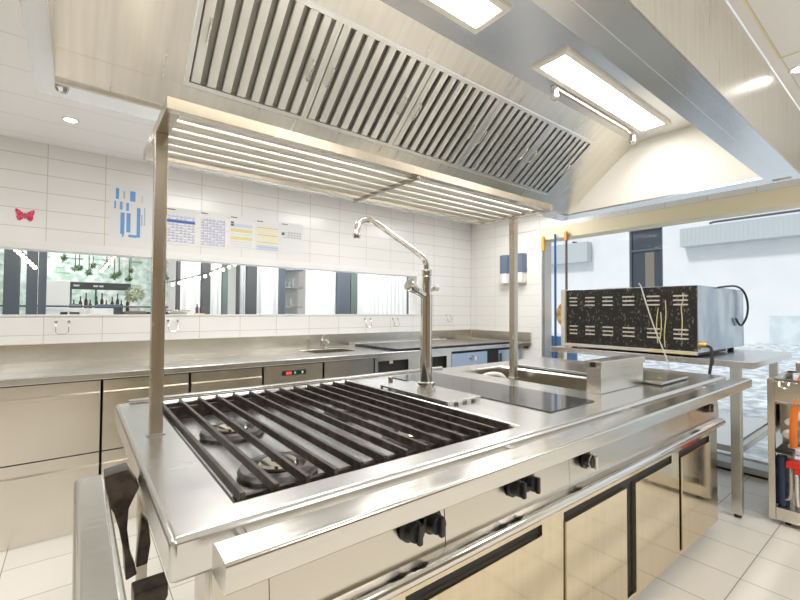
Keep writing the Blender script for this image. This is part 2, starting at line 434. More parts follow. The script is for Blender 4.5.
# fryer well
fb = B().plate([1.886, 1.90, 2.25, 2.264], [1.031, 1.045, 1.785, 1.799], lambda i, j: i == 1 and j == 1, 'z', .70, .892)
fb.box(1.89, 2.26, 1.035, 1.795, .69, .705)
well = obj('fryer_well', fb, M['steel'], isl, weld=True)
obj('well_spout', B().tube([(1.96, 1.72, .86), (2.02, 1.70, .885), (2.08, 1.66, .88), (2.12, 1.66, .85)], .012, smooth=2), M['white_plastic'], well, label='pale spout in the well')
# carcass
obj('carcass', B().box(.425, 2.965, .815, 1.92, .055, .68), M['gap'], isl)
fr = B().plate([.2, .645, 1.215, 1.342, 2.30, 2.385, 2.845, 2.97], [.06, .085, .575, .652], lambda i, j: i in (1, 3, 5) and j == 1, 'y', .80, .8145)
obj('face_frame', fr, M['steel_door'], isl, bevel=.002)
obj('end_panel', B().box(2.966, 2.974, .8146, 1.93, .06, .825), M['steel'], isl)
obj('end_panel', B().box(.415, .4235, .8146, 1.93, .06, .825), M['steel'], isl)
obj('corner_post', B().box(.2, .235, .8146, .85, .001, .824, .002), M['steel'], isl)
obj('corner_post', B().box(.2, .235, 1.88, 1.92, .001, .824, .002), M['steel'], isl)
obj('back_panel', B().box(.4236, 2.966, 1.921, 1.93, .06, .825), M['steel'], isl)
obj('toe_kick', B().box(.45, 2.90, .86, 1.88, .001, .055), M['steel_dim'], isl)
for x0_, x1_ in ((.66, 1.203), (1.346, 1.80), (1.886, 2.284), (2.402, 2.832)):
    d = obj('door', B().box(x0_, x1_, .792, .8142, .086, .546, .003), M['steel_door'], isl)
# control fascia, in bolted sections
prof = [(.80, .824), (.812, .824), (.812, .653), (.789, .653), (.789, .70)]
for a, b_ in ((.2, .301), (.303, .764), (.767, 1.36), (1.362, 2.51), (2.513, 2.965)):
    obj('control_panel', B().prism(prof, 'x', a, b_), M['steel'], isl)
# bullnose ledge under the fascia
n = 9
pl = [(.80, .615)] + [(.772 - .022 * math.sin(math.pi * i / (n - 1)), .622 + .026 * (1 - math.cos(math.pi * i / (n - 1))) / 1.) for i in range(n)] + [(.80, .676), (.80, .652)]
obj('ledge', B().prism([(.7995, .618)] + [(.775 - .024 * math.sin(math.pi * i / (n - 1)), .620 + .020 * (1 - math.cos(math.pi * i / (n - 1)))) for i in range(n)] + [(.7885, .662), (.7885, .652), (.7995, .652)], 'x', .2, 2.945), M['chrome'], isl)
# knobs
def knob(x, z, ring=False):
    kb = B().lathe([(0, 0), (.031, 0), (.031, .006), (.024, .009), (.023, .030), (.020, .034), (0, .034)], (x, .7885, z), (0, -1, 0), 20)
    k = obj('knob', kb, M['black'], isl)
    obj('grip', B().box(x - .0065, x + .0065, .7435, .756, z - .024, z + .024, .003), M['chrome'] if ring else M['black'], k)
    if ring:
        obj('dial_ring', B().lathe([(.024, 0), (.027, 0), (.027, .004), (.024, .004), (.024, 0)], (x, .7625, z), (0, -1, 0), 24), M['chrome'], k)
    return k
for x, z, rg in ((.645, .745, 0), (.715, .742, 0), (1.045, .745, 0), (1.115, .742, 0), (1.465, .735, 1), (2.74, .748, 1)):
    knob(x, z, rg)
# guard rails
def rail_prof(y0, y1, z0, z1, r):
    pts = []
    for cy, cz, a0 in ((y1 - r, z1 - r, 0), (y0 + r, z1 - r, 90), (y0 + r, z0 + r, 180), (y1 - r, z0 + r, 270)):
        for k in range(5):
            a = R(a0 + k * 22.5); pts.append((cy + r * math.cos(a), cz + r * math.sin(a)))
    return pts
rl = obj('guard_rail', B().prism(rail_prof(.636, .711, .853, .902, .008), 'x', .178, 2.972), M['steel_rail'], isl)
for x in (.238, 1.0, 1.768, 2.60):
    obj('rail_pin', B().cyl((x, .7115, .872), (x, .7568, .872), .010), M['chrome'], rl)
rl2 = obj('guard_rail', B().prism(rail_prof(.003, .06, .855, .90, .012), 'y', .42, 1.15, bev=.0), M['steel_rail'], isl)
# dark curved brackets on the left end (outline x,z)
def bracket(pts, y0, y1):
    return obj('bracket', B().prism(pts, 'y', y0, y1, bev=.003), M['iron'], isl)
bracket([(.057, .896), (.101, .903), (.1245, .857), (.104, .812), (.102, .765), (.110, .703), (.1235, .657), (.101, .650), (.097, .707), (.086, .770), (.076, .808), (.066, .829)], 1.142, 1.20)
bracket([(.135, .770), (.150, .748), (.155, .70), (.149, .651), (.125, .650), (.128, .697)], 1.185, 1.215)
bracket([(.098, .72), (.157, .72), (.157, .695), (.14, .66), (.11, .66), (.098, .69)], .955, 1.005)
# ceramic plate set in the top
obj('ceramic_plate', B().box(1.372, 1.69, .868, 1.86, .9003, .9045, .0015), M['ceran'], isl, label='dark glass cooking plate')
# burners
def burner(x, y):
    bd = B().lathe([(0, 0), (.098, 0), (.105, .010), (.098, .020), (.072, .022), (.064, .012), (0, .012)], (x, y, .838))
    b1 = obj('burner', bd, M['burner'], isl)
    obj('burner_cap', B().lathe([(0, 0), (.046, 0), (.052, .007), (.052, .013), (.046, .018), (.020, .019), (.018, .013), (0, .013)], (x, y, .8505)), M['steel_dim'], b1)
for x, y in ((.435, 1.085), (.435, 1.50), (.90, 1.085), (.90, 1.50)): burner(x, y)
obj('stud', B().cyl((1.262, 1.70, .9), (1.262, 1.70, .935), .012, bev=.003), M['steel_dim'], isl)

# bar grate over the burners
gr = thing('burner_grate', 'dark iron bar grate lying over the gas burners', 'grate', (.69, 1.37, .84))
bar = obj('bar', B().box(.264, .275, .852, 1.888, .884, .906, .002), M['iron'], gr)
for k in range(1, 13): fork(bar, (.07 * k, 0, 0), gr)
for y in (.90, 1.855):
    obj('cross_bar', B().box(.264, 1.124, y - .008, y + .008, .8395, .8815, .002), M['iron'], gr)

# slotted plate and tall tap
pb = B().box(1.142, 1.335, 1.165, 1.62, .909, .918, .002)
for i in range(8): pb.box(1.144, 1.150, 1.168 + i * .0625, 1.195 + i * .0625 - .012, .9006, .910)
for i in range(4): pb.box(1.152 + i * .05, 1.175 + i * .05, 1.167, 1.173, .9006, .910)
for i in range(3): pb.box(1.327, 1.333, 1.2 + i * .16, 1.22 + i * .16, .9006, .910)
tag(obj('drip_plate', pb, M['steel_top']), 'slotted stainless plate under the tall tap', 'drip plate')
tp = thing('tap', 'tall chrome kitchen tap with long swivel spout on the island', 'tap', (1.242, 1.406, .918))
tx, ty = 1.242, 1.406
obj('base_flange', B().lathe([(0, 0), (.040, 0), (.043, .004), (.043, .010), (.034, .013), (.034, .020), (.040, .023), (.040, .032), (.027, .036), (0, .036)], (tx, ty, .9185)), M['chrome'], tp)
obj('column', B().lathe([(0, 0), (.0265, 0), (.0265, .385), (.022, .40), (.022, .47), (.0175, .485), (0, .485)], (tx, ty, .95)), M['chrome'], tp)
obj('collar', B().lathe([(0, 0), (.021, 0), (.023, .003), (.023, .026), (.021, .03), (0, .03)], (tx, ty, 1.425)), M['chrome'], tp)
obj('spout', B().tube([(tx, ty, 1.455), (tx - .002, ty, 1.485), (tx - .03, ty, 1.515), (1.0, ty, 1.613), (.955, ty, 1.633), (.915, ty, 1.637), (.886, ty, 1.624), (.875, ty, 1.60), (.873, ty, 1.572)], .0125, 14, smooth=2), M['chrome'], tp)
obj('aerator', B().cyl((.873, ty, 1.575), (.873, ty, 1.554), .0145, bev=.002), M['chrome'], tp)
vk = obj('valve', B().cyl((tx - .01, ty - .002, 1.335), (tx - .078, ty - .012, 1.362), .016), M['chrome'], tp)
obj('valve_handle', B().lathe([(0, 0), (.018, 0), (.027, .040), (.027, .054), (.021, .058), (0, .058)], (tx - .070, ty - .011, 1.359), (-.055, -.01, .026), 18), M['chrome'], vk)
vk = obj('valve', B().cyl((tx + .02, ty, 1.362), (tx + .046, ty - .004, 1.372), .010), M['chrome'], tp)
obj('valve_handle', B().lathe([(0, 0), (.012, 0), (.017, .012), (.014, .022), (0, .022)], (tx + .044, ty - .004, 1.371), (1, -.1, .4), 16), M['white_plastic'], vk)

# upright stainless box and the flat lid
bx = thing('steel_box', 'upright narrow stainless box standing on the island', 'box', (2.07, .955, .9))
obj('body', B().box(1.853, 2.29, .924, .99, .901, 1.012, .002), M['steel_cab'], bx)
obj('cap', B().box(1.845, 2.298, .917, .997, 1.0125, 1.046, .003), M['steel_cab'], bx)
obj('latch', B().box(1.838, 1.8448, .945, .968, 1.02, 1.04, .002), M['black'], bx)
ld = thing('well_lid', 'flat dark-edged lid covering the right end of the island', 'lid', (2.48, 1.28, .901))
obj('lid_panel', B().box(2.303, 2.66, .842, 1.715, .9075, .921, .003), M['steel_top'], ld)
obj('lid_gasket', B().box(2.309, 2.654, .848, 1.709, .9006, .9072), M['gap'], ld)

# ------------------------------------------------------------------ overhead shelf on posts
sh = thing('overhead_shelf', 'stainless overhead pot rack of round bars on two posts', 'pot rack', (1.07, 1.46, .9))
SX0, SX1, SY0, SY1, SZ0, SZ1 = .176, 1.965, 1.222, 1.705, 1.795, 1.826
fr = B().plate([SX0, SX0 + .004, SX1 - .004, SX1], [SY0, SY0 + .004, SY1 - .004, SY1], lambda i, j: i == 1 and j == 1, 'z', SZ0, SZ1)
obj('shelf_frame', fr, M['steel_post'], sh)
obj('front_flange', B().box(SX0 + .005, SX1 - .005, SY0 + .0045, SY0 + .03, SZ0, SZ0 + .003), M['steel'], sh)
obj('rear_flange', B().box(SX0 + .005, SX1 - .005, SY1 - .035, SY1 - .0045, SZ0, SZ0 + .003), M['steel_top'], sh)
obj('end_flange', B().box(SX0 + .0045, SX0 + .035, SY0 + .031, SY1 - .036, SZ0, SZ0 + .003), M['steel_dim'], sh)
obj('end_flange', B().box(SX1 - .035, SX1 - .0045, SY0 + .031, SY1 - .036, SZ0, SZ0 + .003), M['steel'], sh)
rod = obj('bar', B().cyl((SX0 + .02, SY0 + .06, SZ0 + .0155), (SX1 - .02, SY0 + .06, SZ0 + .0155), .0145, seg=18), M['rod'], sh)
for k in range(1, 6): fork(rod, (0, .069 * k, 0), sh)
obj('cross_brace', B().box(1.035, 1.050, SY0 + .005, SY1 - .005, SZ0 - .012, SZ0 + .002, .001), M['steel_dim'], sh)
for x, y in ((.192, 1.425), (1.922, 1.445)):
    p = obj('post', B().box(x - .017, x + .017, y - .017, y + .017, .9012, SZ0 - .0005, .0015), M['steel_post'], sh)
    obj('post_base', B().box(x - .024, x + .024, y - .020, y + .020, .9002, .905, .0015), M['steel_top'], p)

# ------------------------------------------------------------------ extractor hood
hd = thing('extractor_hood', 'large stainless extractor hood with baffle filters above the island', 'extractor hood', (1.58, 1.22, 2.05))
HX0, HX1, HY0, HY1, HZ = -.13, 3.30, .46, 1.98, 2.05
IX0, IX1, IY0, IY1, HT = -.074, 3.15, .612, 1.86, 2.48
obj('near_panel', B().box(HX0, HX1, HY0, HY0 + .004, HZ, CZ - .003), M['steel_hood'], hd)
obj('far_panel', B().box(HX0, HX1, HY1 - .004, HY1, HZ, CZ + .1), M['steel_hood'], hd)
obj('end_panel', B().box(HX0, HX0 + .004, HY0 + .0045, HY1 - .0045, HZ, CZ + .1), M['steel_lip'], hd)
obj('end_panel', B().box(HX1 - .004, HX1, HY0 + .0045, HY1 - .0045, HZ, CZ + .1), M['steel_hood'], hd)
gl = B().plate([HX0 + .0045, IX0, IX1, 3.21, 3.27, HX1 - .0045], [HY0 + .0045, .50, .585, IY0, IY1, HY1 - .0045], lambda i, j: (i == 1 and j == 3) or (i == 3 and j == 1), 'z', HZ, HZ + .012)
gl.box(.9, 3.0, .548, .551, HZ - .0015, HZ + .002)
obj('gutter', gl, M['steel_lip'], hd)
obj('near_inner_panel', B().box(IX0, IX1, IY0 - .004, IY0, HZ + .0125, HT), M['steel_hood'], hd)
obj('end_inner_panel', B().box(IX0 - .004, IX0, IY0, IY1, HZ + .0125, HT), M['steel_hood'], hd)
obj('end_inner_panel', B().box(IX1, IX1 + .004, IY0, IY1, HZ + .0125, HT), M['cream'], hd, label='cream end panel with lamp glow in its colour')  # cream tone includes the glow of the hood lamp
obj('far_inner_lip', B().box(IX0 + .0005, IX1 - .0005, 1.836, 1.88, HZ + .0125, HZ + .0145), M['steel_hood'], hd)
SLA, SLB = Vector((0, 1.85, 2.075)), Vector((0, 1.315, HT))      # slope, bottom and top (y,z)
k_ = (HT - 2.05) / (1.85 - 1.315)
def sl(y): return 2.05 + k_ * (1.85 - y)
for a, b_ in ((IX0 + .0005, 1.5135), (1.5145, IX1 - .0005)):
    obj('ceiling_panel', B().box(a, b_, IY0 + .0005, 1.3145, HT, HT + .004), M['steel_lip'], hd)
    obj('slope_panel', B().prism([(1.40, sl(1.40)), (1.315, sl(1.315)), (1.315, sl(1.315) + .004), (1.403, sl(1.40) + .004)], 'x', a, b_), M['steel_hood'], hd)
obj('slope_panel', B().prism([(1.832, sl(1.832)), (1.755, sl(1.755)), (1.758, sl(1.755) + .004), (1.835, sl(1.832) + .004)], 'x', IX0 + .0005, IX1 - .0005), M['steel_hood'], hd)
for a, b_ in ((IX0 + .0005, .305), (2.735, IX1 - .0005)):
    obj('slope_panel', B().prism([(1.7545, sl(1.7545)), (1.4005, sl(1.4005)), (1.404, sl(1.4005) + .004), (1.758, sl(1.7545) + .004)], 'x', a, b_), M['steel_hood'], hd)
# baffle filters lie on the slope
fy0, fy1 = 1.752, 1.404
L = math.hypot(fy0 - fy1, sl(fy1) - sl(fy0))
dirv = Vector((0, fy1 - fy0, sl(fy1) - sl(fy0))).normalized()
nrm = Vector((0, -dirv.z, dirv.y)); nrm = nrm if nrm.z < 0 else -nrm           # faces down, towards the room
FM = Matrix(((1, 0, 0, 0), (0, dirv.y, nrm.y, fy0), (0, dirv.z, nrm.z, sl(fy0)), (0, 0, 0, 1)))
FW = .4845
def on_slope(b, x0):
    b.bm.transform(Matrix.Translation((x0, 0, 0)) @ FM); return b
def fin(u0, u1):                                    # a folded baffle, open channel section
    t = B()
    w = u1 - u0
    t.prism([(u0, -.004), (u0 + .004, -.006), (u1 - .004, -.006), (u1, -.004), (u1, -.018), (u1 - .002, -.018), (u1 - .002, -.008), (u0 + .002, -.008), (u0 + .002, -.018), (u0, -.018)], 'y', .018, L - .018)
    return t
first = None
for q in range(5):
    x0 = .309 + q * (FW + .0005)
    if first is None:
        f = obj('filter', on_slope(B().plate([0, .014, FW - .014, FW], [0, .016, L - .016, L], lambda i, j: i == 1 and j == 1, 'z', -.03, 0.), x0), M['baffle'], hd)
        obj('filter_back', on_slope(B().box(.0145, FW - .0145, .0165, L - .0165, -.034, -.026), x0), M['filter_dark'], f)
        n = 8; pitch = (FW - .028) / n
        for i in range(n):
            obj('baffle', on_slope(fin(.014 + i * pitch + .007, .014 + i * pitch + pitch - .018), x0), M['baffle'], f)
        for u in (.046, FW - .046):
            obj('handle', on_slope(B().tube([(u, L * .40, -.006), (u, L * .40, .014), (u, L * .58, .014), (u, L * .58, -.006)], .0045, 8, smooth=1), x0), M['chrome'], f)
        first = f
    else:
        fork(first, (q * (FW + .0005), 0, 0), hd)
# two recessed lights in the hood ceiling
for a, b_, lb in ((.12, 1.345, 'lamp over the burners'), (1.755, 2.965, 'lamp at the window end')):
    f = obj('light_frame', B().plate([a, a + .028, b_ - .028, b_], [1.018, 1.046, 1.181, 1.209], lambda i, j: i == 1 and j == 1, 'z', HT - .012, HT - .0005), M['cream'], hd)
    diffuser(a + .0285, b_ - .0285, 1.0465, 1.1805, HT - .009, HT - .003, M['lamp'], f)
# fire suppression pipe with nozzles
pp = obj('sprinkler_pipe', B().tube([(1.97, 1.232, 2.462), (2.0, 1.232, 2.462), (2.95, 1.232, 2.462)], .011, 10), M['steel_post'], hd)
for x in (1.98, 2.90):
    obj('nozzle', B().lathe([(0, 0), (.015, 0), (.017, .02), (.022, .03), (.022, .066), (.014, .074), (0, .074)], (x, 1.228, 2.458), (-.12, -.15, -1), 14), M['chrome'], pp)
obj('corner_bolt', B().lathe([(0, 0), (.020, 0), (.022, .006), (.015, .016), (.006, .018), (0, .018)], (-.055, 1.89, HZ - .0005), (0, 0, -1), 18), M['chrome'], hd)

# ------------------------------------------------------------------ back counter
CY = 2.965
ct = thing('worktop', 'long stainless worktop with splashback along the tiled back wall', 'worktop', (1.4, 3.38, .86))
obj('slab', B().plate([-1.2, 1.62, 2.06, WX - .004], [CY, 3.24, 3.58, WY - .03], lambda i, j: i == 1 and j == 1, 'z', .862, .9), M['steel_top'], ct, bevel=.004)
obj('splashback', B().box(-1.2, WX - .03, WY - .029, WY - .002, .862, 1.026, .003), M['steel_cab'], ct)
obj('side_splash', B().box(WX - .029, WX - .003, 2.86, WY - .03, .901, 1.026, .004), M['steel_cab'], ct)
obj('side_bracket', B().prism([(2.86, .9), (2.964, .9), (2.964, .84), (2.90, .84)], 'x', WX - .03, WX - .004), M['steel_dim'], ct)
sk = B().plate([1.625, 1.635, 2.045, 2.055], [3.245, 3.255, 3.565, 3.575], lambda i, j: i == 1 and j == 1, 'z', .74, .895)
sk.box(1.63, 2.05, 3.25, 3.57, .73, .745)
obj('sink_basin', sk, M['steel'], ct)
# refrigerated drawer units and doors
CF = 3.0
def drawer_unit(x0, x1, label, splits, lip=True):
    t = thing('cabinet', label, 'cabinet', ((x0 + x1) / 2, 3.36, 0), 'steel units under the back worktop')
    obj('carcass', B().box(x0 + .002, x1 - .002, CF + .022, WY - .04, .001, .72 if x0 > 1.5 else .857), M['gap'], t)
    obj('plinth', B().box(x0 + .004, x1 - .004, CF + .008, CF + .0215, .001, .0285), M['steel_cab'], t)
    for a, b_ in splits:
        pr = [(CF + .021, a), (CF + .004, a), (CF + .004, b_ - .088), (CF - .012, b_ - .083), (CF - .012, b_ - .068), (CF + .006, b_ - .062), (CF + .006, b_), (CF + .021, b_)] if lip else [(CF + .021, a), (CF + .004, a), (CF + .004, b_), (CF + .021, b_)]
        obj('drawer' if lip else 'door', B().prism(pr, 'x', x0 + .004, x1 - .004), M['steel_cab'], t)
    return t
drawer_unit(-1.19, -.508, 'steel drawer unit under the far left end of the worktop, mostly outside the photo', [(.03, .435), (.442, .851)])
drawer_unit(-.50, .125, 'steel drawer unit with two deep drawers at the left edge of the photo', [(.03, .435), (.442, .851)])
drawer_unit(.13, .592, 'steel drawer unit behind the left rack post', [(.03, .435), (.442, .851)])
drawer_unit(.60, 1.075, 'steel drawer unit left of the one with the digital display', [(.03, .435), (.442, .851)])
dt = drawer_unit(1.083, 1.56, 'steel cabinet with the small red digital display', [(.03, .70), (.706, .851)], False)
pnl = obj('display', B().box(1.222, 1.412, CF - .004, CF + .0035, .776, .812, .003), M['black'], dt)
obj('digit', B().box(1.252, 1.292, CF - .0055, CF - .0042, .785, .803), M['led_red'], pnl)
obj('digit', B().box(1.315, 1.328, CF - .0055, CF - .0042, .787, .801), M['led_green'], pnl)
obj('button', B().box(1.375, 1.388, CF - .0055, CF - .0042, .785, .803), M['white_plastic'], pnl)
drawer_unit(1.568, 2.05, 'plain steel cabinet right of the digital display', [(.03, .851)], False)
# open niche unit and blue-filmed stove unit under the hob
t = thing('cabinet', 'steel unit with two dark open slots under the glass hob', 'cabinet', (2.5, 3.36, 0), 'steel units under the back worktop')
obj('front', B().plate([2.058, 2.09, 2.43, 2.70, 2.92, 2.985], [.03, .70, .822, .857], lambda i, j: i in (1, 3) and j == 1, 'y', CF - .002, CF + .012), M['steel_cab'], t)
obj('carcass', B().box(2.062, 2.981, CF + .05, WY - .04, .001, .857), M['gap'], t)
obj('tag', B().box(2.24, 2.275, CF + .030, CF + .036, .79, .815), M['yellow_paint'], t, label='small yellow tag')
t = thing('stove', 'blue-tinted steel stove unit with a chrome knob in the corner', 'stove', (3.55, 3.36, 0))
obj('carcass', B().box(2.992, WX - .035, CF + .022, WY - .04, .001, .857), M['gap'], t)
M['blue_steel'] = plain('film_blue_steel', (.52, .62, .78), .25, .85)
obj('front_panel', B().box(2.992, 3.53, CF - .002, CF + .02, .03, .835, .002), M['blue_steel'], t)
obj('front_panel', B().box(3.72, WX - .035, CF - .002, CF + .02, .03, .835, .002), M['blue_steel'], t)
kn = obj('knob', B().lathe([(0, 0), (.036, 0), (.036, .008), (.026, .012), (.024, .036), (0, .04)], (3.30, CF - .0025, .775), (0, -1, 0), 20), M['chrome'], t)
obj('grip', B().box(3.293, 3.307, CF - .052, CF - .041, .753, .797, .003), M['white_plastic'], kn)
obj('handle', B().box(3.735, 3.752, CF - .035, CF - .003, .70, .80, .003), M['chrome'], t)
# dark hob plate lying on the worktop
hb = thing('hob', 'large dark glass hob set on the back worktop', 'hob', (3.07, 3.3, .9))
obj('frame', B().plate([2.285, 2.30, 3.885, 3.90], [2.972, 2.985, 3.685, 3.70], lambda i, j: i == 1 and j == 1, 'z', .9006, .9215), M['ceran_edge'], hb)
obj('glass_top', B().box(2.301, 3.884, 2.986, 3.684, .9008, .923), plain('hob_glass', (.20, .195, .19), .14, .3, spec=.8), hb)
obj('rear_strip', B().box(2.30, 3.60, 3.70, 3.72, .9006, .926), M['white_plastic'], hb)
# little sink mixer
mx = thing('sink_tap', 'small chrome mixer tap at the back sink', 'tap', (1.87, 3.62, .9))
obj('body', B().lathe([(0, 0), (.026, 0), (.026, .006), (.02, .01), (.02, .075), (.015, .085), (0, .085)], (1.87, 3.62, .9006)), M['chrome'], mx)
obj('spout', B().tube([(1.87, 3.615, .955), (1.865, 3.56, .985), (1.86, 3.50, .985), (1.858, 3.47, .965)], .010, 10, smooth=2), M['chrome'], mx)
obj('lever', B().tube([(1.87, 3.62, .984), (1.872, 3.63, 1.0), (1.90, 3.61, 1.035)], .007, 8), M['chrome'], mx)

# ------------------------------------------------------------------ things on the back wall
PY = WY - .001
def sheet(name, x0, x1, z0, z1, us, vs, cells, mats, label, cat, group=None):
    """paper with printed cells; us/vs in 0..1 (v from the top)"""
    U = [x0 + (x1 - x0) * u for u in us]; V = [z1 - (z1 - z0) * v for v in vs][::-1]
    nv = len(vs) - 1
    b = B().mosaic(U, V, lambda i, j: (cells(i, nv - 1 - j), 0.), 'y', PY - .002, -1)
    return tag(obj(name, b, mats, smooth=False), label, cat, group)
# big chart with blue blocks (block list in fractions: u0,u1,v0,v1,mat)
blocks = [(.13, .20, .06, .26, 1), (.29, .33, .10, .24, 2), (.44, .56, .08, .27, 1), (.70, .72, .14, .28, 2), (.10, .14, .30, .44, 1), (.22, .28, .30, .45, 1), (.36, .42, .31, .46, 1),
          (.24, .33, .50, .90, 1), (.37, .46, .50, .86, 1), (.60, .68, .38, .94, 1), (.42, .60, .90, .95, 1), (.28, .32, .90, .95, 1), (.76, .79, .36, .70, 2), (.70, .73, .50, .72, 2)]
us = sorted({0., 1.} | {q for b in blocks for q in b[:2]}); vs = sorted({0., 1.} | {q for b in blocks for q in b[2:4]})
def chart(i, j):
    u, v = (us[i] + us[i + 1]) / 2, (vs[j] + vs[j + 1]) / 2
    for b in blocks:
        if b[0] < u < b[1] and b[2] < v < b[3]: return b[4]
    return 0
sheet('wall_chart', .176 * K, .462 * K, bz(1.785), bz(2.185), us, vs, chart, [M['paper'], M['blue_ink'], M['grey_ink']], 'large wall chart with blue blocks beside the rack post', 'wall chart')
def page(x0, x1, z0, z1, style, label):
    nc, nr = 7, 10
    us = [0., .06]
    for c in range(nc): us += [.06 + .88 * (c + .22) / nc, .06 + .88 * (c + .80) / nc, .06 + .88 * (c + 1) / nc]
    us = us[:-1] + [.94, 1.]
    vs = [0., .04, .065, .18]
    for r in range(nr): vs += [.18 + .76 * (r + .30) / nr, .18 + .76 * (r + .72) / nr, .18 + .76 * (r + 1) / nr]
    vs = vs + [1.]
    def cell(i, j):
        u, v = (us[i] + us[i + 1]) / 2, (vs[j] + vs[j + 1]) / 2
        if .04 < v < .065 and .06 < u < .30: return 1
        if v < .18 or v > .94 or u < .06 or u > .94: return 0
        r, c = int((v - .18) / .76 * nr), int((u - .06) / .88 * nc)
        fu, fv = (u - .06) / .88 * nc - c, (v - .18) / .76 * nr - r
        rule = fv > .72; text = .30 < fv < .72 and .22 < fu < .80
        if style == 'a': return 2 if r == 2 else 4 if rule else (5 if text and r > 0 and (c * 3 + r) % 4 else 3 if r == 0 and text else 0)
        if style == 'b': return 4 if rule or (fu > .80) else (5 if text and (c * 5 + r * 3) % 4 else 0)
        if style == 'c': return 1 if c == 0 and r < 2 and fv < .72 else 6 if r in (3, 6) else 3 if r == 1 or rule else 7 if text else 0
        if style == 'd': return (3 if r > 7 else 7) if fv < .72 else (4 if r > 7 else 5 if r % 3 == 0 else 6 if fu < .22 else 7)
        if style == 'e': return (1 if c == 0 and r == 2 else 5 if rule or (text and c > 1) else 0) if 0 < r < 4 else 0
        return 0
    return sheet('calendar_page', x0 * K, x1 * K, bz(z0), bz(z1), us, vs, cell,
                 [M['paper'], M['dark_ink'], M['navy_ink'], M['pale_blue_ink'], M['lilac_ink'], M['grey_ink'], M['yellow_ink'], M['pale_yellow_ink']], label, 'paper', 'planning sheets on the back wall')
page(.535, .765, 1.785, 2.075, 'a', 'printed sheet with the dark blue bar beside the rack post')
page(.780, .998, 1.782, 2.078, 'b', 'printed sheet full of lilac grid rows')
page(1.018, 1.228, 1.790, 2.078, 'c', 'printed sheet with bright yellow bands')
page(1.240, 1.464, 1.788, 2.074, 'd', 'printed sheet with a pale yellow grid and blue foot')
page(1.470, 1.692, 1.79, 2.078, 'e', 'mostly blank printed sheet at the right end of the row')
# butterfly sticker
bt = thing('butterfly', 'pink butterfly decoration on the white wall tiles', 'butterfly', (-.289, PY, bz(1.885)))
bxc, bzc = -.289, bz(1.885)
for s in (-1, 1):
    w = [(0.003, .010), (.014, .022), (.030, .036), (.046, .044), (.050, .034), (.047, .014), (.041, .002), (.043, -.014), (.038, -.032), (.026, -.038), (.013, -.026), (.003, -.012)]
    obj('wing', B().prism([(bxc + s * x, bzc + z) for x, z in w], 'y', PY - .004, PY), M['butterfly'], bt)
obj('body', B().tube([(bxc, PY - .006, bzc - .022), (bxc, PY - .007, bzc), (bxc, PY - .006, bzc + .018)], [.003, .005, .003], 8), M['butterfly_body'], bt)
# wire holders screwed to the tiles
def holder(x, label, z=1.13):
    t = thing('wire_holder', label, 'wire holder', (x, PY, z), 'wire holders under the window')
    obj('wire', B().tube([(x - .036, PY - .006, z + .045), (x - .036, PY - .03, z + .02), (x - .034, PY - .034, z - .04), (x + .034, PY - .034, z - .04), (x + .036, PY - .03, z + .02), (x + .036, PY - .006, z + .045)], .0035, 8, smooth=1), M['chrome'], t)
    for s in (-1, 1): obj('screw_plate', B().cyl((x + s * .036, PY - .008, z + .045), (x + s * .036, PY - .0005, z + .045), .010, bev=.002), M['chrome'], t)
for x, l in ((-.075, 'wire holder on the tiles left of the rack post'), (.62, 'wire holder just right of the left rack post'), (2.50, 'wire holder above the left corner of the hob'), (2.88, 'wire holder directly left of the tall tap'), (3.72, 'wire holder on the tiles right of the tall tap')):
    holder(x, l, 1.13 if x < 3.5 else 1.17)
# soap dispensers on the right wall
def dispenser(y0, y1, label):
    yc = (y0 + y1) / 2
    t = thing('soap_dispenser', label, 'dispenser', (WX, yc, 1.60), 'dispensers on the right wall')
    obj('tank', B().prism([(WX - .001, y0), (WX - .075, y0 + .012), (WX - .09, yc), (WX - .075, y1 - .012), (WX - .001, y1)], 'z', 1.722, 1.945, bev=.004), M['disp_blue'], t)
    obj('base', B().prism([(WX - .001, y0 + .004), (WX - .085, y0 + .014), (WX - .1, yc), (WX - .085, y1 - .014), (WX - .001, y1 - .004)], 'z', 1.60, 1.7215, bev=.012), M['white_plastic'], t)
dispenser(3.145, 3.275, 'blue and white soap dispenser left of the right rack post')
dispenser(2.925, 3.06, 'blue and white soap dispenser right of the right rack post')
# mop handles hanging in the opening
def pole(x, y, zt, mp, mt, label, tipl=.0):
    t = thing('broom_handle', label, 'broom handle', (x, y, 0), 'broom handles by the street opening')
    obj('stick', B().cyl((x, y, .002), (x, y, zt - tipl - .001), .0125, seg=14), mp, t)
    if tipl: obj('grip', B().lathe([(0, 0), (.021, 0), (.022, .02), (.022, tipl - .03), (.014, tipl), (0, tipl)], (x, y, zt - tipl)), mt, t)
pole(4.085, 2.672, 2.10, M['pole_grey'], M['tip_yellow'], 'grey broom handle with an ochre grip at the jamb', .16)
pole(4.10, 2.535, 2.11, M['pole_blue'], None, 'plain dark blue broom handle', 0)
pole(4.10, 2.405, 2.12, M['pole_brown'], M['tip_orange'], 'dark brown broom handle with a short orange grip', .10)
# round sign on the street window
sg = B().lathe([(0, 0), (.155, 0), (.155, .006), (0, .006)], (WX + .2205, 2.535, 1.235), (-1, 0, 0), 36)
tag(obj('round_sign', sg, M['wood']), 'round ochre sign on the street window behind the oven', 'sign')

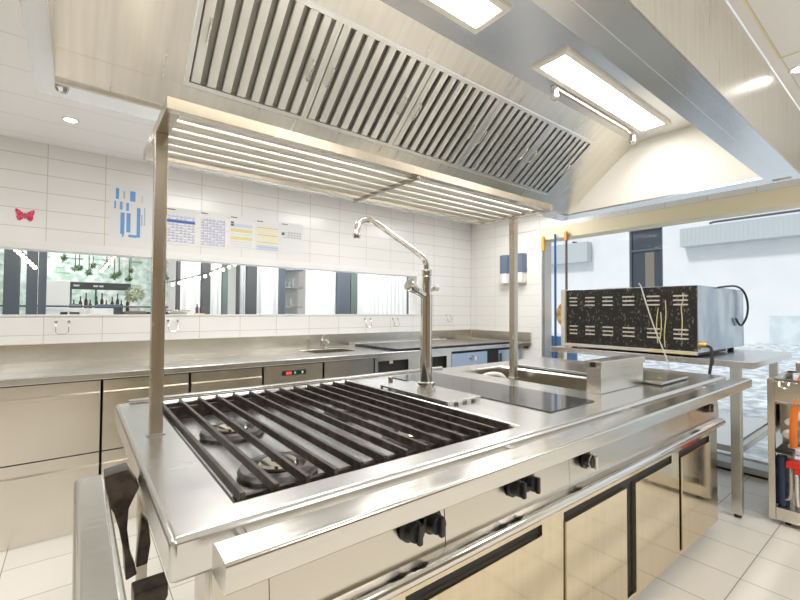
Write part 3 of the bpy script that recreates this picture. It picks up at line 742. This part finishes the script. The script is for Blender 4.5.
# ------------------------------------------------------------------ table with the oven, right
tb = thing('work_table', 'stainless work table carrying the dark oven by the window', 'table', (3.75, 1.35, 0))
TX0, TX1, TY0, TY1, TZ = 3.235, 4.30, .682, 2.05, .968
obj('table_top', B().box(TX0, TX1, TY0, TY1, TZ - .042, TZ, .004), M['steel_top'], tb)
for x in (TX0 + .01, TX1 - .065):
    for y in (TY0 + .07, TY1 - .12):
        l_ = obj('leg', B().box(x, x + .052, y, y + .052, .022, TZ - .0425, .003), M['steel_cab'], tb)
        obj('foot', B().lathe([(0, 0), (.018, 0), (.022, .02), (0, .0215)], (x + .026, y + .026, .0005)), M['cord'], l_)
obj('undershelf', B().box(TX0 + .03, TX1 - .02, TY0 + .125, TY1 - .125, .39, .43, .004), M['steel_top'], tb)
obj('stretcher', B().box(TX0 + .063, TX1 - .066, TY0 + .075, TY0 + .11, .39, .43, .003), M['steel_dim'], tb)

ov = thing('oven', 'large oven with a greasy black louvred back panel on the work table', 'oven', (3.75, 1.44, .97))
OX0, OX1, OY0, OY1, OZ0, OZ1 = 3.21, 4.29, .965, 1.925, .998, 1.449
obj('case', B().box(OX0 + .022, OX1, OY0, OY1, OZ0, OZ1, .004), M['oven_side'], ov)
cols = [1.91, 1.855, 1.785, 1.715, 1.63, 1.55, 1.46, 1.38, 1.285, 1.205, 1.12, 1.05]
# louvre columns: (y_hi, y_lo)
lc = [(1.862, 1.800), (1.728, 1.655), (1.590, 1.515), (1.440, 1.360), (1.272, 1.190), (1.105, 1.02)]
YS = sorted({OY0 + .004, OY1 - .03} | {q for c in lc for q in c})
rows = []
for base_z in (1.315, 1.085):
    for k in range(3): rows.append((base_z + k * .030, base_z + k * .030 + .010))
ZS = sorted({OZ0 + .012, OZ1 - .006} | {q for r in rows for q in r})
def louv(i, j):
    y, z = (YS[i] + YS[i + 1]) / 2, (ZS[j] + ZS[j + 1]) / 2
    if any(a < z < b_ for a, b_ in rows) and any(lo < y < hi for hi, lo in lc): return (1, .010)
    return (0, 0.)
obj('back_panel', B().mosaic(YS, ZS, louv, 'x', OX0 + .0205, -1), [M['dirt_black'], M['beige_edge']], ov, smooth=False, label='greasy black panel with rows of louvres')
obj('edge_strip', B().box(OX0 - .004, OX0 + .0215, OY1 - .029, OY1 + .006, OZ0 - .012, OZ1 + .002, .002), M['beige_edge'], ov)
obj('bottom_rail', B().box(OX0 - .004, OX0 + .0215, OY0 + .001, OY1 - .03, OZ0 - .012, OZ0 + .010, .002), M['beige_edge'], ov)
for pts in ([(1.05, 1.40), (1.045, 1.36), (1.062, 1.30), (1.052, 1.22), (1.06, 1.10)], [(1.155, 1.35), (1.15, 1.24), (1.165, 1.12), (1.16, 1.03)], [(1.20, 1.30), (1.215, 1.18), (1.205, 1.05)], [(1.185, 1.27), (1.18, 1.18), (1.19, 1.08)]):
    obj('grease_run', B().tube([(OX0 + .0185, y, z) for y, z in pts], .0034, 8, smooth=2), M['grease'], ov, label='dried yellow grease run')
obj('grease_patch', B().box(OX0 - .0055, OX0 - .0043, 1.0, 1.26, OZ0 - .010, OZ0 + .006), M['grease'], ov)
for x in (OX0 + .06, OX1 - .08):
    for y in (OY0 + .07, OY1 - .08):
        obj('foot', B().cyl((x, y, TZ + .0005), (x, y, OZ0 - .0005), .022, bev=.002), M['cord'], ov)
obj('base_skirt', B().box(OX0 + .10, OX1 - .35, OY0 + .03, OY1 - .05, OZ0 - .022, OZ0 - .001), M['gap'], ov)
gv = obj('gas_valve', B().cyl((3.245, OY0 - .001, 1.055), (3.245, OY0 - .045, 1.055), .020, bev=.003), M['brass'], ov, label='brass gas valve')
obj('valve_plate', B().box(3.262, 3.30, OY0 - .006, OY0 - .0005, 1.02, 1.075, .002), M['beige_edge'], gv)
obj('hose', B().tube([(3.243, OY0 - .046, 1.05), (3.243, OY0 - .07, 1.04), (3.232, OY0 - .075, .98), (3.222, OY0 - .07, .93), (3.222, OY0 - .06, .86)], .009, 10, smooth=2), M['cord'], gv)
# cables
tag(obj('power_cable', B().tube([(3.62, OY0 - .010, 1.446), (3.80, OY0 - .012, 1.462), (4.02, OY0 - .02, 1.475), (4.18, OY0 - .03, 1.44), (4.24, OY0 - .04, 1.35), (4.22, OY0 - .04, 1.24), (4.12, OY0 - .02, 1.15), (4.02, OY0 - .012, 1.22)], .0075, 10, smooth=2), M['cord']), 'black cable looping over the right side of the oven', 'cable')
tag(obj('flex_cable', B().tube([(3.20, 1.315, 1.475), (3.198, 1.30, 1.455), (3.194, 1.285, 1.40), (3.192, 1.25, 1.28), (3.19, 1.21, 1.15), (3.186, 1.16, 1.02), (3.175, 1.13, .95), (3.16, 1.11, .885)], .0045, 8, smooth=2), plain('pale_cable', (.55, .53, .48), .5)), 'thin pale cable hanging over the louvred oven panel', 'cable')

# ------------------------------------------------------------------ oil filter trolley at the right edge
tr = thing('filter_trolley', 'open stainless trolley with tank, fittings and orange hose at the right edge', 'trolley', (3.62, .39, 0))
X0, X1, Y0, Y1 = 3.342, 3.92, .13, .645
TT = .868
for x, y in ((X0, Y1 - .032), (X0, Y0), (X1 - .03, Y1 - .032), (X1 - .03, Y0)):
    obj('post', B().box(x, x + .03, y, y + .032, .028, TT, .002), M['steel_cab'], tr)
obj('base_tray', B().box(X0 + .0005, X1 - .0005, Y0 + .033, Y1 - .033, .03, .105, .003), M['steel_cab'], tr)
for x in (X0 + .05, X1 - .07):
    for y in (Y0 + .07, Y1 - .08): obj('caster', B().cyl((x, y - .012, .0145), (x, y + .012, .0145), .014), M['cord'], tr)
obj('front_panel', B().box(X0 + .002, X0 + .012, Y0 + .033, Y1 - .033, .735, .858, .002), M['steel_cab'], tr)
obj('front_lip', B().box(X0 - .004, X0 + .0015, Y0 + .033, Y1 - .033, .722, .736, .002), M['steel_dim'], tr)
obj('back_plate', B().box(X0 + .20, X0 + .21, Y0 + .033, Y1 - .033, .42, .72), M['steel'], tr)
obj('mid_shelf', B().box(X0 + .014, X0 + .199, Y1 - .11, Y1 - .033, .425, .448, .002), M['black'], tr)
obj('side_panel', B().box(X0 + .031, X1 - .031, Y1 - .008, Y1 - .002, .06, TT - .01), M['steel_cab'], tr)
tkp = B().plate([X0 + .002, X0 + .012, X1 - .04, X1 - .031], [Y0 + .034, Y0 + .044, Y1 - .018, Y1 - .009], lambda i, j: i == 1 and j == 1, 'z', .8585, .872)
obj('tank_rim', tkp, M['steel_dim'], tr)
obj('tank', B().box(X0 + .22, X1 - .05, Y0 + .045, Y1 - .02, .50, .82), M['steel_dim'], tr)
obj('ring_handle', B().tube([(X0 - .004, .588, .85), (X0 - .012, .588, .83), (X0 - .014, .578, .818), (X0 - .014, .556, .818), (X0 - .012, .546, .83), (X0 - .004, .546, .85)], .005, 8, smooth=2), M['chrome'], tr)
obj('push_handle', B().box(X1 - .12, X1 - .08, .36, .585, TT + .005, TT + .07, .004), M['steel_cab'], tr)
obj('canister', B().lathe([(0, 0), (.030, 0), (.033, .01), (.033, .28), (.024, .295), (0, .295)], (X0 + .075, .592, .107)), plain('navy_canister', (.02, .035, .08), .25), tr)
obj('pump_block', B().box(X0 + .02, X0 + .12, .30, .568, .345, .383, .004), M['red'], tr, label='red valve block')
obj('pump_block', B().box(X0 + .015, X0 + .019, .47, .53, .318, .346, .001), M['red'], tr, label='red valve flap')
obj('motor', B().cyl((X0 + .14, .50, .108), (X0 + .14, .50, .34), .05, bev=.008), M['beige_edge'], tr)
obj('pipe', B().tube([(X0 + .03, .548, .344), (X0 + .03, .548, .20), (X0 + .03, .556, .16), (X0 + .04, .57, .15)], .008, 10, smooth=1), M['steel_dim'], tr)
obj('pipe', B().tube([(X0 + .03, .522, .315), (X0 + .03, .522, .14), (X0 + .045, .51, .115)], .008, 10, smooth=1), M['chrome'], tr)
for yy, zz, rr in ((.565, .60, .020), (.572, .525, .026), (.535, .64, .024), (.53, .43, .024), (.49, .50, .03), (.555, .455, .018)):
    obj('fitting', B().lathe([(0, 0), (rr * .7, 0), (rr * .7, .05), (rr, .055), (rr, .10), (rr * .6, .11), (0, .11)], (X0 + .199, yy, zz), (-1, 0, 0), 16), M['white_plastic'], tr)
obj('hose', B().tube([(X0 + .30, .40, .82), (X0 + .20, .44, .93), (X0 + .09, .475, .94), (X0 + .045, .498, .88), (X0 + .02, .512, .79), (X0 + .015, .524, .70), (X0 + .02, .532, .60), (X0 + .035, .536, .53), (X0 + .05, .536, .47)], .0175, 14, smooth=2), M['orange'], tr, label='thick orange hose')

# ------------------------------------------------------------------ kitchen spots and added fill panels
dl = thing('ceiling_spot', 'round recessed ceiling spot above the back worktop', 'ceiling light', (-.05, 3.22, CZ), 'recessed ceiling spots')
obj('ring', B().lathe([(.030, -.001), (.043, -.001), (.041, -.006), (.032, -.004), (.030, -.001)], (-.05, 3.22, CZ)), M['white'], dl)
obj('lamp', B().lathe([(0, -.003), (.029, -.003), (.029, -.001), (0, -.001)], (-.05, 3.22, CZ)), M['lamp_spot'], dl)
dup(dl, (2.72, -2.845, 0), 'round recessed ceiling spot near the right edge beside the hood')
def panel(x, y, label):  # panels added out of view to brighten the kitchen
    t = thing('fill_panel', label, 'ceiling light', (x, y, CZ - .03), 'added ceiling fill panels')
    f = obj('frame', B().plate([x - .3, x - .28, x + .28, x + .3], [y - .3, y - .28, y + .28, y + .3], lambda i, j: i == 1 and j == 1, 'z', CZ - .03, CZ - .001), M['white'], t)
    diffuser(x - .279, x + .279, y - .279, y + .279, CZ - .026, CZ - .008, M['fill_aisle'] if y > 2 else M['fill_kitchen'], t)
for x, y in ((-.6, -1.0), (1.5, -1.0), (3.2, -1.0), (-1.6, .9), (-1.4, 2.7), (.9, 2.75), (2.2, 2.75), (3.45, 2.75)):
    panel(x, y, 'added square ceiling panel brightening the kitchen, out of view')

# ------------------------------------------------------------------ dining room beyond the pass-through
struct('wall_far', B().box(-3, 4.36, 9.5, 9.6, 0, 3.2), M['white'])
struct('wall_side', B().box(4.26, 4.36, WY + .17, 9.5, 0, 3.2), M['white'])
struct('ceiling_dining', B().box(-3, 4.36, WY + .17, 9.6, 3.05, 3.15), M['white'])
def partition(x0, x1, y, m, label):
    t = thing('partition', label, 'partition', ((x0 + x1) / 2, y, 0), 'dark partitions in the dining room')
    obj('panel', B().box(x0, x1, y, y + .09, .06, 2.9, .004), m, t)
    obj('plinth', B().box(x0 - .001, x1 + .001, y - .001, y + .091, .001, .0595), M['gap'], t)
for x0_, x1_, m, lb in ((-.509, -.406, 'slate', 'wide dark partition at the left edge of the pass-through window'), (-.359, -.287, 'slate', 'dark partition right of the bright gap near the left edge'), (-.278, -.223, 'slate', 'narrow slate partition next to the white wall block'),
                  (.85, .883, 'dark_grey', 'slim dark partition left of the first white curtain'), (1.098, 1.186, 'dark_grey', 'dark grey partition right of the first white curtain'), (1.32, 1.374, 'grey_green', 'slim grey green partition beyond the string lights'),
                  (1.486, 1.507, 'dark_grey', 'very thin dark partition'), (1.59, 1.708, 'dark_grey', 'broad dark grey partition between two white curtains'), (1.993, 2.065, 'slate', 'slate partition left of the glazed scene'),
                  (2.811, 3.008, 'slate', 'widest slate blue partition under the swivel spout'), (3.016, 3.122, 'grey_green', 'grey green partition touching the widest slate one'), (4.056, 4.228, 'slate', 'blue grey partition behind the tap handle')):
    partition(x0_, x1_, 5.0, M[m], lb)
def curtain(x0, x1, label, y=5.05):
    n = max(8, int((x1 - x0) * 90)); per = .075
    front = [(x0 + (x1 - x0) * i / n, y + .005 * math.sin(2 * math.pi * (x0 + (x1 - x0) * i / n) / per) + .006 * math.sin(17 * i / n)) for i in range(n + 1)]
    back = [(a, b_ + .004) for a, b_ in front][::-1]
    return tag(obj('curtain', B().prism(front + back, 'z', .02, 2.95), M['curtain']), label, 'curtain', 'white curtains in the dining room')
for x0_, x1_, lb in ((.89, 1.09, 'white curtain just right of the left rack post'), (1.195, 1.312, 'narrow white curtain below the string lights'), (1.512, 1.585, 'very narrow white curtain'), (1.713, 1.988, 'white curtain between two dark partitions'), (2.36, 2.80, 'white curtain left of the widest slate partition'), (3.13, 4.045, 'widest white curtain behind the tall tap')):
    curtain(x0_, x1_, lb)
gc = thing('display_cabinet', 'pale shelf cabinet with small bottles between slate partition and curtain', 'cabinet', (2.22, 5.4, 0))
obj('carcass', B().box(2.09, 2.44, 5.5, 5.52, .06, 2.6), M['white'], gc)
for z in (1.0, 1.3, 1.56, 1.80): obj('shelf', B().box(2.09, 2.44, 5.30, 5.4995, z, z + .018, .002), M['box_grey'], gc)
obj('plinth', B().box(2.09, 2.44, 5.30, 5.52, .001, .0595), M['white'], gc)
for i_, (x, z, h) in enumerate(((2.14, 1.5785, .10), (2.20, 1.5785, .13), (2.27, 1.5785, .09), (2.33, 1.5785, .12), (2.17, 1.3185, .09), (2.30, 1.3185, .11))):
    tag(obj('jar', B().lathe([(0, 0), (.022, 0), (.022, h * .7), (.012, h * .8), (.012, h), (0, h)], (x, 5.38, z + .0005), seg=14), M['white_plastic'] if i_ % 2 else plain('pale_jar', (.62, .70, .74), .2)), 'small pale jar on the display cabinet shelves', 'jar', 'jars in the display cabinet')
# white wall block, menu board, counter, furniture
tag(obj('white_screen', B().box(-.272, -.062, 6.0, 6.12, .001, 1.585, .004), M['white']), 'white half height screen wall in the dining room', 'screen wall')
mb = thing('menu_board', 'long dark board over the bar seen through the window', 'board', (.30, 8.0, 1.2))
obj('board', B().box(-.085, .69, 8.0, 8.04, 1.565, 1.675, .003), M['dark_grey'], mb)
for i, (a, b_) in enumerate(((-.04, .03), (.20, .26), (.275, .33))): obj('lettering', B().box(a, b_, 7.994, 7.9995, 1.607, 1.632), M['paper'], mb)
for x in (-.07, .235, .665): obj('post', B().box(x - .012, x + .012, 8.005, 8.035, 0.001, 1.5645), M['slate'], mb)
br = thing('bar_counter', 'white bar counter in the dining room', 'counter', (.3, 7.4, 0))
obj('body', B().box(-.08, 1.3, 7.25, 7.75, .001, 1.19), M['white'], br)
obj('top', B().box(-.1, 1.32, 7.22, 7.78, 1.191, 1.225, .004), M['dark_grey'], br)
def bottle(x, y, z, h, r, m, label):
    t = thing('bottle', label, 'bottle', (x, y, z), 'bottles on the dining room bar')
    obj('body', B().lathe([(0, 0), (r, 0), (r, h * .58), (r * .38, h * .74), (r * .36, h * .93), (0, h * .93)], (x, y, z + .0005), seg=12), m, t)
    obj('cap', B().cyl((x, y, z + h * .931), (x, y, z + h), r * .42, seg=10), M['black'], t)
gb = plain('brown_bottle', (.10, .055, .04), .2); gg = plain('green_bottle', (.06, .10, .07), .2)
for i_ in range(11):
    bottle(-.03 + i_ * .062 + (.012 if i_ % 3 else 0), 7.42 + .04 * (i_ % 2), 1.2255, .17 + .05 * (i_ % 3), .021, gb if i_ % 4 else gg, 'dark bottle in the row on the dining room bar')
hr = thing('handrail', 'thin dark handrail across the dining room view', 'handrail', (.15, 5.2, 0))
obj('top_bar', B().cyl((-.75, 5.2, 1.292), (.80, 5.2, 1.292), .009, seg=10), M['slate'], hr)
for x in (-.72, .77): obj('post', B().cyl((x, 5.2, .001), (x, 5.2, 1.283), .009, seg=10), M['slate'], hr)
sf = thing('sofa', 'dark sofa back showing below the menu board', 'sofa', (.45, 6.9, 0))
obj('backrest', B().box(.20, .50, 6.95, 7.08, .45, 1.33, .03), M['slate'], sf)
obj('seat', B().box(.20, .50, 6.6, 6.949, .12, .4495, .03), M['slate'], sf)
for x in (.23, .47):
    for y in (6.66, 7.03): obj('leg', B().box(x - .02, x + .02, y - .02, y + .02, .001, .1195), M['dark_grey'], sf)
dtb = thing('high_table', 'white high table in front of the white screen wall', 'table', (-.1, 5.5, 0))
obj('table_top', B().box(-.27, .06, 5.35, 5.7, 1.235, 1.275, .004), M['white'], dtb)
obj('leg', B().cyl((-.1, 5.52, .012), (-.1, 5.52, 1.2345), .03), M['dark_grey'], dtb)
obj('foot', B().cyl((-.1, 5.52, .001), (-.1, 5.52, .012), .16, seg=28), M['dark_grey'], dtb)
tag(obj('planter_crate', B().plate([-.06, -.05, .03, .04], [5.42, 5.43, 5.52, 5.53], lambda i, j: i == 1 and j == 1, 'z', 1.2755, 1.318), M['door_brown']), 'little brown crate on the white high table', 'crate')
ch = thing('tub_chair', 'white round backed bar chair in the dining room', 'chair', (.20, 6.3, 0))
arc = [(.20 + .17 * math.cos(R(a)), 6.35 + .16 * math.sin(R(a))) for a in range(-20, 201, 20)]
arc2 = [(.20 + .13 * math.cos(R(a)), 6.35 + .12 * math.sin(R(a))) for a in range(200, -21, -20)]
obj('backrest', B().prism(arc + arc2, 'z', .78, 1.275, bev=.004), M['white'], ch)
obj('seat', B().lathe([(0, 0), (.155, 0), (.16, .02), (.15, .05), (0, .055)], (.20, 6.33, .724)), M['dark_grey'], ch)
obj('pedestal', B().lathe([(0, 0), (.16, 0), (.16, .012), (.025, .03), (.025, .722), (0, .722)], (.20, 6.33, .001)), M['chrome'], ch)
def plant(x, y, z, r, m, label, n=70, sq=1., cat='plant', group=None, wire=None):
    t = thing('hanging_plant' if wire else 'bouquet', label, cat, (x, y, z), group)
    rnd = random.Random(int(x * 1000 + y * 77)); b = B(); t2 = bmesh.new()
    bmesh.ops.create_icosphere(t2, subdivisions=2, radius=r * .62)
    for v in t2.verts: v.co *= 1 + rnd.uniform(-.18, .18); v.co.z *= sq
    b._add(t2, 0, Matrix.Translation((x, y, z)))
    for i in range(n):
        a, c = rnd.uniform(0, 2 * math.pi), rnd.uniform(-1, 1); s_ = math.sqrt(1 - c * c)
        d = Vector((s_ * math.cos(a), s_ * math.sin(a), c * sq)); p = Vector((x, y, z)) + d * r * .55; q = Vector((x, y, z)) + d * r * rnd.uniform(.9, 1.15)
        sd = d.cross(Vector((.3, .5, .8))).normalized() * r * .13; mid = (p + q) / 2
        vs_ = [b.bm.verts.new(v) for v in (p, mid + sd, q, mid - sd)]; b.bm.faces.new(vs_)
    o = obj('foliage', b, m, t); o['kind'] = 'stuff'
    if wire: obj('wire', B().cyl((x, y, z + r * .4), (x, y, wire), .006, seg=6), M['pole_brown'], t)
    else: obj('vase', B().lathe([(0, 0), (.05, 0), (.07, .06), (.04, .14), (.036, .14), (0, .13)], (x, y, z - r - .10)), M['white_plastic'], t)
    return t
hp = [(-.02, 6.6, 1.77, .045), (.02, 6.9, 1.80, .05), (.17, 7.1, 1.86, .05), (.115, 6.5, 1.72, .05), (.30, 6.6, 1.83, .045), (.39, 6.7, 1.70, .055), (.46, 7.0, 1.76, .045), (.54, 6.5, 1.66, .055), (.60, 7.0, 1.82, .045), (.83, 5.6, 1.64, .04), (.96, 6.8, 1.70, .05), (-.14, 6.9, 1.92, .05)]
for i, (x, y, z, r) in enumerate(hp):
    plant(x, y, z, r, M['leaf'], 'small dark green ball plant hanging from the dining room ceiling', 40, 1., 'plant', 'hanging ball plants in the dining room', 3.049)
plant(.63, 6.75, 1.47, .13, M['pale_leaf'], 'pale flowering bouquet on the bar side', 110, .9)
tag(obj('plant_stand', B().box(.52, .76, 6.66, 6.84, .001, 1.238, .004), M['door_brown']), 'dark wooden stand under the pale bouquet', 'stand')
hedge = B()
hedge.mosaic([-1. + i * .09 for i in range(28)], [1.0 + j * .09 for j in range(18)], lambda i, j: (0,   .006 * ((i * 7 + j * 13 + i * j) % 5)), 'y', 9.38, -1)
hw = tag(obj('green_wall', hedge, M['hedge']), 'pale green planted wall at the far end of the dining room', 'green wall')
# string lights
def string(pts, label):
    t = thing('string_lights', label, 'string lights', pts[0])
    wire = []
    n = len(pts)
    obj('wire', B().tube([(p[0], p[1], p[2] + .035) for p in pts], .004, 6, smooth=1), M['cord'], t)
    for p in pts[1:-1]:
        bl = obj('bulb', B().lathe([(0, -.016), (.010, -.013), (.0155, -.002), (.013, .010), (.007, .018), (0, .018)], (p[0], p[1], p[2]), seg=10), M['bulb'], t)
        obj('socket', B().cyl((p[0], p[1], p[2] + .0185), (p[0], p[1], p[2] + .033), .008, seg=8), M['cord'], bl)
def lerp(a, b_, n, sag):
    return [tuple(a[k] + (b_[k] - a[k]) * i / n - (sag * math.sin(math.pi * i / n) if k == 2 else 0) for k in range(3)) for i in range(n + 1)]
string(lerp((.70, 4.7, 1.50), (1.42, 4.7, 1.79), 12, .03), 'string of warm bulbs crossing in front of the white curtains')
string(lerp((-.50, 4.8, 1.86), (-.27, 4.8, 1.60), 11, .0), 'string of warm bulbs at the left edge of the window')
string(lerp((.21, 6.2, 1.70), (.40, 6.2, 1.98), 9, .01), 'short string of warm bulbs among the hanging plants')
bw = B().lathe([(0, 0), (.06, 0), (.10, .05), (.10, .055), (.055, .008), (0, .008)], (.755, 4.35, 1.205))
# things on the ledge behind the pane
lg = thing('ledge_counter', 'white ledge just behind the pass-through window', 'ledge', (1., 4.2, 0))
obj('top', B().box(-1.2, 3.2, 4.0, 4.45, 1.165, 1.204, .004), M['white'], lg)
obj('body', B().box(-1.19, 3.19, 4.02, 4.43, .001, 1.1645), M['white'], lg)
tag(obj('bowl', bw, M['steel_dim']), 'grey metal bowl on the ledge behind the left rack post', 'bowl')
bsk = thing('bottle_caddy', 'small wooden caddy with dark bottles on the ledge', 'caddy', (.93, 4.3, 1.2045))
obj('tray', B().box(.885, .965, 4.27, 4.34, 1.2048, 1.232, .002), plain('pale_wood', (.62, .40, .24), .5), bsk)
for x in (.905, .94): obj('bottle', B().lathe([(0, 0), (.014, 0), (.014, .05), (.006, .065), (.006, .085), (0, .085)], (x, 4.305, 1.2325), seg=12), plain('dark_bottle', (.10, .07, .10), .2), bsk)
# added panels, out of view, that light the dining room
for x, y in ((-.8, 5.9), (1.0, 4.55), (2.8, 4.55), (1.8, 7.5), (-.3, 8.6)):
    t = thing('dining_fill_panel', 'added white ceiling panel lighting the dining room, out of view', 'ceiling light', (x, y, 3.0), 'added dining room fill panels')
    obj('frame', B().plate([x - .4, x - .38, x + .38, x + .4], [y - .25, y - .23, y + .23, y + .25], lambda i, j: i == 1 and j == 1, 'z', 3.0, 3.049), M['white'], t)
    diffuser(x - .379, x + .379, y - .229, y + .229, 3.004, 3.03, M['fill_dining'], t)

# ------------------------------------------------------------------ the street outside
gp = B().prism([(4.37, -.08), (4.37, -.03), (8.0, .0), (16.0, .36), (16.0, -.08)], 'y', -14, 16)
gp_ = B()
t = bmesh.new()
pts = [(4.42, -.12), (4.42, -.03), (8.0, .02), (16.0, .36), (16.0, -.12)]
struct('street_ground', B().prism(pts, 'y', -14, 16), M['pavement'])
fc = thing('building', 'white rendered building across the street', 'building', (16.2, 2, 0))
F = 16.0
obj('facade', B().plate([-14, 5.79, 6.90, 16], [.36, 4.27, 8.5], lambda i, j: i == 1 and j == 0, 'x', F, F + .3), M['facade'], fc)
obj('plinth', B().box(F - .05, F - .001, -14, 3.0, .36, 1.18), M['plinth'], fc)
sw = obj('shop_door', B().box(F + .12, F + .16, 5.79, 6.90, .37, 4.27), M['shop_glass'], fc, label='tall dark glazed doorway')
obj('door_frame', B().plate([5.791, 5.85, 6.84, 6.899], [.371, .45, 3.45, 3.52, 4.2, 4.269], lambda i, j: i == 1 and j in (1, 3), 'x', F + .06, F + .115), M['slate'], sw)
obj('inner_door', B().box(F + .108, F + .1195, 6.1, 6.4, .46, 3.4), M['door_brown'], sw)
aw = thing('shutter_box', 'long grey ribbed shutter box on the white building across the street', 'shutter box', (F - .3, 1.5, 3.4))
ribs = [5.12 - i * .055 for i in range(170)][::-1]
obj('casing', B().mosaic(ribs, [3.40, 3.98], lambda i, j: (0, .45 if i % 2 else .442), 'x', F - .012, -1), M['box_grey'], aw, smooth=False)
obj('pipe', B().tube([(F - .48, 4.3, 4.03), (F - .48, 4.2, 4.06), (F - .48, -4., 4.06)], .035, 8), M['slate'], aw)
sb = thing('sign_box', 'flat grey box sign at the left end of the white building', 'sign', (F - .2, 8.9, 3.2))
obj('casing', B().box(F - .35, F - .001, 8.31, 10.3, 3.22, 4.0, .01), M['box_grey'], sb)
obj('bracket', B().box(F - .30, F - .001, 8.9, 8.95, 4.001, 4.08), M['slate'], sb)

# ------------------------------------------------------------------ light
sc = bpy.context.scene
wd = bpy.data.worlds.new('sky'); sc.world = wd; wd.use_nodes = True
bg = wd.node_tree.nodes['Background']
bg.inputs['Color'].default_value = (.95, .975, 1.0, 1); bg.inputs['Strength'].default_value = .60
sl_ = bpy.data.lights.new('sun', 'SUN'); sl_.energy = 1.25; sl_.angle = R(8); sl_.color = (1, .98, .95)
so = bpy.data.objects.new('sun', sl_); C.objects.link(so)
so.rotation_euler = Vector((.75, -.18, -.8)).to_track_quat('-Z', 'Y').to_euler()

# ------------------------------------------------------------------ camera
cam = bpy.data.cameras.new('camera'); cam.sensor_width = 36; cam.lens = 416.76 / 800 * 36; cam.clip_start = .02
co = bpy.data.objects.new('camera', cam); C.objects.link(co)
A, P, RO = R(52.18), R(1.43), R(.327)
r0 = Vector((math.sin(A), -math.cos(A), 0)); f0 = Vector((math.cos(A), math.sin(A), 0)); u0 = Vector((0, 0, 1))
fw = f0 * math.cos(P) + u0 * math.sin(P); up = u0 * math.cos(P) - f0 * math.sin(P)
rt = r0 * math.cos(RO) + up * math.sin(RO); up2 = up * math.cos(RO) - r0 * math.sin(RO)
co.matrix_world = Matrix(((rt.x, up2.x, -fw.x, 0), (rt.y, up2.y, -fw.y, 0), (rt.z, up2.z, -fw.z, 1.27), (0, 0, 0, 1)))
sc.camera = co
sc.view_settings.view_transform = 'Standard'; sc.view_settings.look = 'None'
sc.view_settings.exposure = .45; sc.view_settings.gamma = 1
sc.view_settings.use_curve_mapping = False
sc.cycles.use_denoising = True
sc.cycles.max_bounces = 10; sc.cycles.diffuse_bounces = 4; sc.cycles.glossy_bounces = 6; sc.cycles.transparent_max_bounces = 12
sc.cycles.sample_clamp_indirect = 4; sc.cycles.blur_glossy = 1.0
